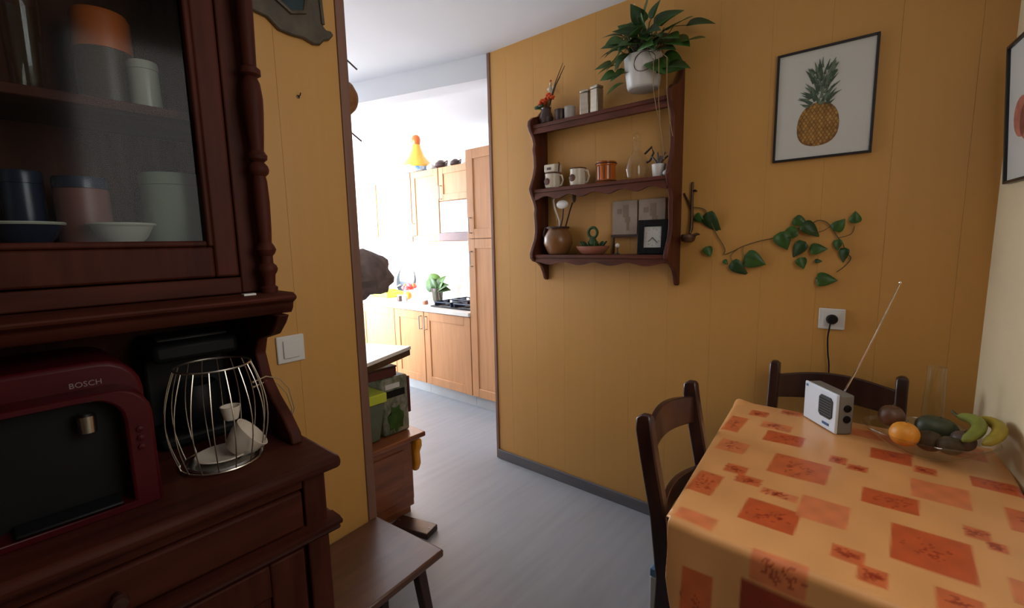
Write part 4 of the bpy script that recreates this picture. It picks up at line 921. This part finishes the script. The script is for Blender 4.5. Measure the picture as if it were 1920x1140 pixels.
for k, (x0, x1, lb) in enumerate(((-3.78, -3.37, 'tall wooden wall cabinet left of the cooker hood'), (-4.45, -3.785, 'wide wooden wall cabinet furthest left in the kitchen'))):
    t = kunit('wall_cabinet', lb, x0, x1, 1.42, 2.10, UY, 3.29, 'kitchen wall cabinets'); kdoor(t, x0+.003, x1-.003, 1.423, 2.097, x0+.035, 1.60, UY, .06)
# on top of the wall cabinets
m_yel = mat('yellow_glaze', (.85, .42, .05), .3, var=.15); m_bpt = mat('blue_pattern', (.08, .26, .48), .4, var=.6, scale=(25, 25, 25), col2=(.75, .75, .7))
tg = thing('tagine', 'orange and yellow cone-lidded pot on top of the wall cabinets', 'pot', (-3.80, 3.04, 2.101))
MB().lathe([(.12, 0), (.15, .01), (.165, .05), (.155, .055), (0, .055)], 32).build('base_dish', m_bpt, tg)
MB().lathe([(.150, .056), (.152, .07), (.13, .11), (.085, .16), (.055, .22), (.042, .27), (.040, .28), (0, .28)], 32).build('cone_lid', m_yel, tg)
MB().lathe([(.034, .281), (.042, .30), (.046, .33), (.036, .36), (.02, .372), (0, .375)], 20).build('knob', m_org, tg)
for k, (x, s_, lb) in enumerate(((-3.56, .05, 'small pale jar on the wall cabinets beside the cone-lidded pot'), (-3.42, .06, 'low dark bowl on the wall cabinets above the hood'), (-3.22, .05, 'small dark ornament on the wall cabinets near the tall cabinet'), (-3.06, .045, 'tiny pale pot on the wall cabinets next to the tall cabinet'))):
    t = thing('cabinet_ornament', lb, 'ornament', (x, 3.02, 2.101), 0, 'ornaments on the wall cabinets')
    MB().lathe([(s_*.6, 0), (s_, s_*.4), (s_*.9, s_*.9), (s_*.5, s_*1.2), (s_*.4, s_*1.3), (0, s_*1.3)], 18).build('vessel', (m_pot, m_dkv, m_dkv, m_pot)[k], t)
    MB().tube([(s_*.8, 0, s_*.9), (s_*1.5, 0, s_*1.1), (s_*1.3, 0, s_*.4)], .006, 6).build('handle', (m_pot, m_dkv, m_dkv, m_pot)[k], t)
# on the worktop
KZ = .8225
hb = thing('gas_hob', 'black gas hob with pan supports next to the tall cabinet', 'hob', (-3.06, 2.97, KZ))
B(-.27, .27, -.23, .23, 0, .012).build('hob_plate', m_black, hb, bevel=.004)
for ix in (-.13, .13):
    for iy in (-.11, .11):
        MB().lathe([(.045, .0125), (.045, .022), (.03, .028), (0, .028)], 20, (ix, iy, 0)).build('burner', m_black, hb)
        g = MB()
        for a in range(4): g.bar((ix+.10*math.cos(a*PI/2), iy+.09*math.sin(a*PI/2), .045), (ix+.03*math.cos(a*PI/2), iy+.03*math.sin(a*PI/2), .045), .008, .008)
        g.box(ix-.11, ix+.11, iy-.10, iy-.092, .04, .05).box(ix-.11, ix+.11, iy+.092, iy+.10, .04, .05).box(ix-.11, ix-.102, iy-.092, iy+.092, .0125, .05).box(ix+.102, ix+.11, iy-.092, iy+.092, .0125, .05)
        g.build('pan_support', m_blue, hb)
bp_ = thing('orchid_pot', 'dark pot with broad green leaves on the kitchen worktop', 'potted plant', (-3.62, 3.08, KZ))
MB().lathe([(.045, 0), (.05, .01), (.06, .13), (.055, .13), (0, .115)], 22).build('pot', m_dkv, bp_)
for (dx, dy, dz, s_, k) in ((-1, -.2, .55, 2.6, 1), (-.8, .1, .75, 3.0, 0), (.7, -.2, .35, 1.9, 1), (.5, 0, .8, 2.0, 0), (-.2, -.4, .6, 1.6, 1), (.9, .1, .1, 1.7, 1)):
    place_leaf(bp_, (0, 0, .12), (dx, dy, dz), s_, k, 0, (0, -1, .6))
for k in range(5): MB().tube([(0, 0, .11), (.05*math.cos(k*1.3), -.03, .16), (.09*math.cos(k*1.3), -.06, .08), (.11*math.cos(k*1.3), -.07, .0+.005)], .003, 6).build('aerial_root', m_leaf2, bp_)
pn = thing('round_pan', 'dark round pan propped upright against the kitchen wall', 'pan', (-4.40, 3.27, KZ+.005), 0, None, (math.radians(-14), 0, 0))
MB().lathe([(.15, 0), (.155, -.008), (.165, -.045), (.160, -.045), (.148, -.006), (0, -.004)], 30, (0, 0, .165), 'y').build('pan_body', mat('slate_pan', (.05, .06, .075), .4), pn)
MB().bar((-.09, -.03, .10), (-.22, -.05, .02), .022, .012).build('handle', mat('pale_handle', (.5, .5, .5), .4), pn)
ck_ = thing('dish_rack', 'yellow-green dish rack at the far left of the worktop', 'dish rack', (-4.42, 3.03, KZ))
m_lime = mat('lime_plastic', (.55, .62, .05), .35, var=.08)
MB().box(-.15, .15, -.11, .11, 0, .008).box(-.15, .15, -.11, -.102, .0085, .06).box(-.15, .15, .102, .11, .0085, .06).box(-.15, -.142, -.102, .102, .0085, .06).box(.142, .15, -.102, .102, .0085, .06).build('tray', m_lime, ck_, bevel=.003)
for k in range(9): MB().tube([(-.12+.03*k, -.10, .06), (-.12+.03*k, 0, .09), (-.12+.03*k, .10, .06)], .003, 6).build('plate_divider', m_lime, ck_)
rd = thing('red_flowers', 'pinkish red flowers in a pale vase on the kitchen worktop', 'flowers', (-4.12, 3.10, KZ))
MB().lathe([(.04, 0), (.05, .02), (.055, .07), (.045, .09), (0, .085)], 20).build('vase', m_pot, rd)
m_pk = mat('pink_red_petals', (.80, .08, .09), .5, var=.2, scale=(30, 30, 30))
for k in range(12):
    a = k*2.4; r_ = .018+.007*k
    f_ = MB().ell((r_*math.cos(a), r_*math.sin(a)*.7, .12+.018*math.sin(k*1.7)), (.026, .026, .022), 10, 7).build('bloom', m_pk if k % 4 else m_fl, rd)
t = thing('orange_fruit', 'round orange lying beside the red flowers on the worktop', 'fruit', (-3.98, 2.98, KZ+.043)); MB().ell((0, 0, 0), (.042, .042, .042), 18, 12).build('flesh', m_orng, t); MB().lathe([(.006, 0), (.004, .003), (0, .003)], 8, (0, 0, .041)).build('stem', m_stem, t)
for k, (x, y, m, lb) in enumerate(((-3.93, 2.84, m_dkv, 'small dark jar near the front edge of the kitchen worktop'), (-3.86, 2.85, m_pot, 'small pale jar beside the dark jar on the kitchen worktop'), (-3.50, 2.82, m_ter, 'low terracotta jar left of the gas hob'))):
    t = thing('worktop_jar', lb, 'jar', (x, y, KZ), 0, 'small jars on the worktop')
    MB().lathe([(.025, 0), (.028, .004), (.028, .05-.02*(k == 2)), (.024, .055-.02*(k == 2))], 18).build('jar_body', m, t); MB().lathe([(.026, .0555-.02*(k == 2)), (.026, .066-.02*(k == 2)), (0, .067-.02*(k == 2))], 18).build('jar_lid', m_pot, t)
fc = thing('wall_rail_hooks', 'small chrome rail with hanging hooks on the kitchen wall', 'rail', (-3.98, 3.285, 1.20))
MB().tube([(-.16, -.02, 0), (.16, -.02, 0)], .006, 8).build('rail', m_chrome, fc)
for x in (-.15, .15): B(x-.01, x+.01, -.02, .014, -.012, .012).build('bracket', m_chrome, fc)
for x in (-.05, .08, .12): MB().tube([(x, -.02, -.006), (x, -.025, -.05), (x+.012, -.035, -.07), (x+.02, -.03, -.055)], .004, 6).build('hook', m_handle, fc)

# ------------------------------------------------------------------ flap table and what stands under it, just inside the kitchen
e1 = Vector((.351, -.936, 0)); e2 = Vector((-.936, -.351, 0)); Cn = Vector((-2.0, 1.50, 0))
ft = thing('flap_table', 'white-topped flap table with a dark edge behind the left door post', 'table', (0, 0, 0))
def cpoly(a, b, c, d_): return [(p.x, p.y) for p in (Cn+e1*a+e2*c, Cn+e1*b+e2*c, Cn+e1*b+e2*d_, Cn+e1*a+e2*d_)]
pl = [(p.x, p.y) for p in (Cn, Cn+e1*.62, Cn+e1*.62+e2*.06, Cn+e2*.58+e1*.38, Cn+e2*.58)]
MB().prism(pl, 'z', .838, .856).build('table_top', mat('white_laminate', (.85, .85, .83), .3, var=.01), ft, bevel=.002)
pl2 = [(p.x, p.y) for p in (Cn+e1*.004+e2*.004, Cn+e1*.61+e2*.004, Cn+e1*.61+e2*.06, Cn+e2*.57+e1*.38, Cn+e2*.57+e1*.004)]
MB().prism(pl2, 'z', .806, .837).build('edge_frame', m_dark, ft, bevel=.002)
MB().bar((-2.50, 1.25, .805), (-2.50, 1.25, 0), .04, .04, (0, 1, 0)).build('leg', m_dark, ft); MB().bar((-2.42, .90, .805), (-2.42, .90, 0), .04, .04, (0, 1, 0)).build('leg', m_dark, ft)
ch = thing('wooden_chest', 'low reddish-brown wooden chest of drawers under the flap table', 'chest', (0, 0, 0))
m_chest = mat('chest_wood', (.24, .075, .025), .35, var=.25, scale=(30, 4, 30), coat=.2)
B(-2.36, -1.885, .885, 1.385, .04, .405).build('body', m_chest, ch, bevel=.004)
B(-2.38, -1.845, .88, 1.45, .406, .432).build('top_board', m_chest, ch, bevel=.006)
B(-2.34, -1.90, .89, 1.37, 0, .039).build('plinth', m_chest, ch)
for k, (z0, z1) in enumerate(((.06, .22), (.235, .395))):
    dr = B(-2.34, -1.905, 1.386, 1.402, z0, z1).build('drawer', m_chest, ch, bevel=.004); MB().lathe([(.014, .0), (.016, .012), (0, .02)], 14, (-2.12, 1.403, (z0+z1)/2), 'y').build('knob', m_dark, dr)
B(-1.884, -1.879, .93, 1.33, .09, .36).build('side_panel', m_chest, ch, bevel=.002)
MB().lathe([(.014, 0), (.012, .012), (0, .016)], 14, (-1.878, 1.10, .24), 'x').build('side_knob', m_dark, ch)
oc = thing('orange_bag', 'orange plastic bag hanging off the front of the low chest', 'bag', (-1.935, 1.408, .20))
MB().prism([(-.09, .19), (-.095, .02), (-.05, 0), (.035, .005), (.055, .05), (.05, .11), (.07, .15), (.068, .19)], 'y', 0, .035).build('bag_body', mat('orange_plastic', (.85, .34, .02), .35, var=.1), oc, bevel=.012)
MB().tube([(.02, .018, .19), (.03, .018, .20), (.045, .018, .19)], .003, 6).build('handle', m_org, oc)
gb = thing('storage_bin', 'grey-green plastic storage bin with a lime rim on the low chest', 'bin', (-1.985, 1.15, .433))
m_bin = mat('grey_green_bin', (.12, .135, .09), .4, var=.1)
mb = MB(); mb.add([(-.13, -.13, 0), (.055, -.13, 0), (.055, .085, 0), (-.13, .085, 0), (-.15, -.15, .20), (.085, -.15, .20), (.085, .105, .20), (-.15, .105, .20)], [(0,3,2,1),(0,1,5,4),(1,2,6,5),(2,3,7,6),(3,0,4,7),(4,5,6,7)]); mb.build('bin_body', m_bin, gb, bevel=.008)
B(-.155, .092, -.155, .112, .201, .250).build('lime_rim', m_lime, gb, bevel=.006)
pb = thing('printed_bag', 'printed pale paper bag with dark lettering beside the storage bin', 'bag', (-2.01, 1.335, .433))
m_pb = mat('printed_paper', (.34, .31, .25), .6, var=.7, scale=(35, 35, 22), col2=(.04, .07, .02))
B(-.13, .075, -.072, .085, 0, .30).build('bag_body', m_pb, pb, bevel=.012)
B(.076, .079, -.05, .06, .20, .235).build('dark_band', m_black, pb); B(.076, .0785, -.055, .03, .245, .27).build('pale_band', m_pot, pb)
MB().ell((.077, .0, .08), (.003, .05, .06), 14, 8, lambda d: 1+.3*math.sin(7*math.atan2(d.z, d.y))).build('green_print', m_leaf, pb)
B(-.12, .07, .086, .100, .09, .285).build('maroon_folder', mat('maroon_card', (.10, .015, .015), .5), pb, bevel=.002)
bx_ = thing('maroon_box', 'dark maroon box on top of the printed bag under the flap table', 'box', (-2.03, 1.28, .735))
B(-.12, .085, -.16, .08, 0, .045).build('box_body', mat('maroon_box', (.09, .018, .016), .45), bx_, bevel=.004); B(-.122, .087, -.162, .082, .0455, .055).build('lid', m_dark, bx_, bevel=.002)
bd = thing('dark_board', 'flat dark wooden board on the floor behind the stool', 'board', (-1.755, 1.283, 0), math.radians(16))
B(-.11, .105, -.045, .045, 0, .03).build('plank', m_dark, bd, bevel=.004)
for x in (-.09, .085): MB().lathe([(.005, .0305), (.005, .032), (0, .0325)], 10, (x, 0, 0)).build('screw', m_handle, bd)
# hanging behind the left door post
bs = thing('hanging_basket', 'round brown basket hanging high behind the left door post', 'basket', (-1.60, .871, 1.93))
MB().lathe([(.03, 0), (.05, .02), (.066, .06), (.060, .10), (.04, .122), (0, .126)], 24, (0, 0, 0), 'y').build('basket_body', mat('brown_wicker', (.26, .11, .035), .6, var=.3, scale=(60, 60, 60), bump=.4, bscale=120), bs)
MB().tube([(0, 0, .19), (.01, .06, .16), (.015, .14, .11)], .003, 6).build('wire', m_dkv, bs)
MB().tube([(0, 0, -.02), (.0, .06, -.085), (.0, .15, -.14)], .003, 6).build('wire', m_dkv, bs)
gbag = thing('hanging_dark_bag', 'dark lumpy bag hanging behind the left door post at mid height', 'bag', (-1.66, .871, 1.20))
MB().ell((0, .13, .085), (.10, .16, .095), 24, 16, lambda d: 1+.13*math.sin(4*d.y+2)*math.cos(5*d.z)+.09*math.sin(9*d.y+6*d.z+4*d.x)).build('bag_body', mat('dark_mauve_cloth', (.20, .155, .15), .8, var=.3, scale=(20, 20, 20)), gbag)
MB().tube([(0, .004, .24), (0, .05, .22), (.01, .11, .16)], .006, 8).build('strap', m_bag, gbag)
MB().ell((.0, .20, .135), (.05, .05, .03), 16, 10, lambda d: 1+.15*math.sin(6*d.x+4*d.y)).build('bag_flap', mat('blue_grey_cloth', (.22, .27, .42), .7), gbag)
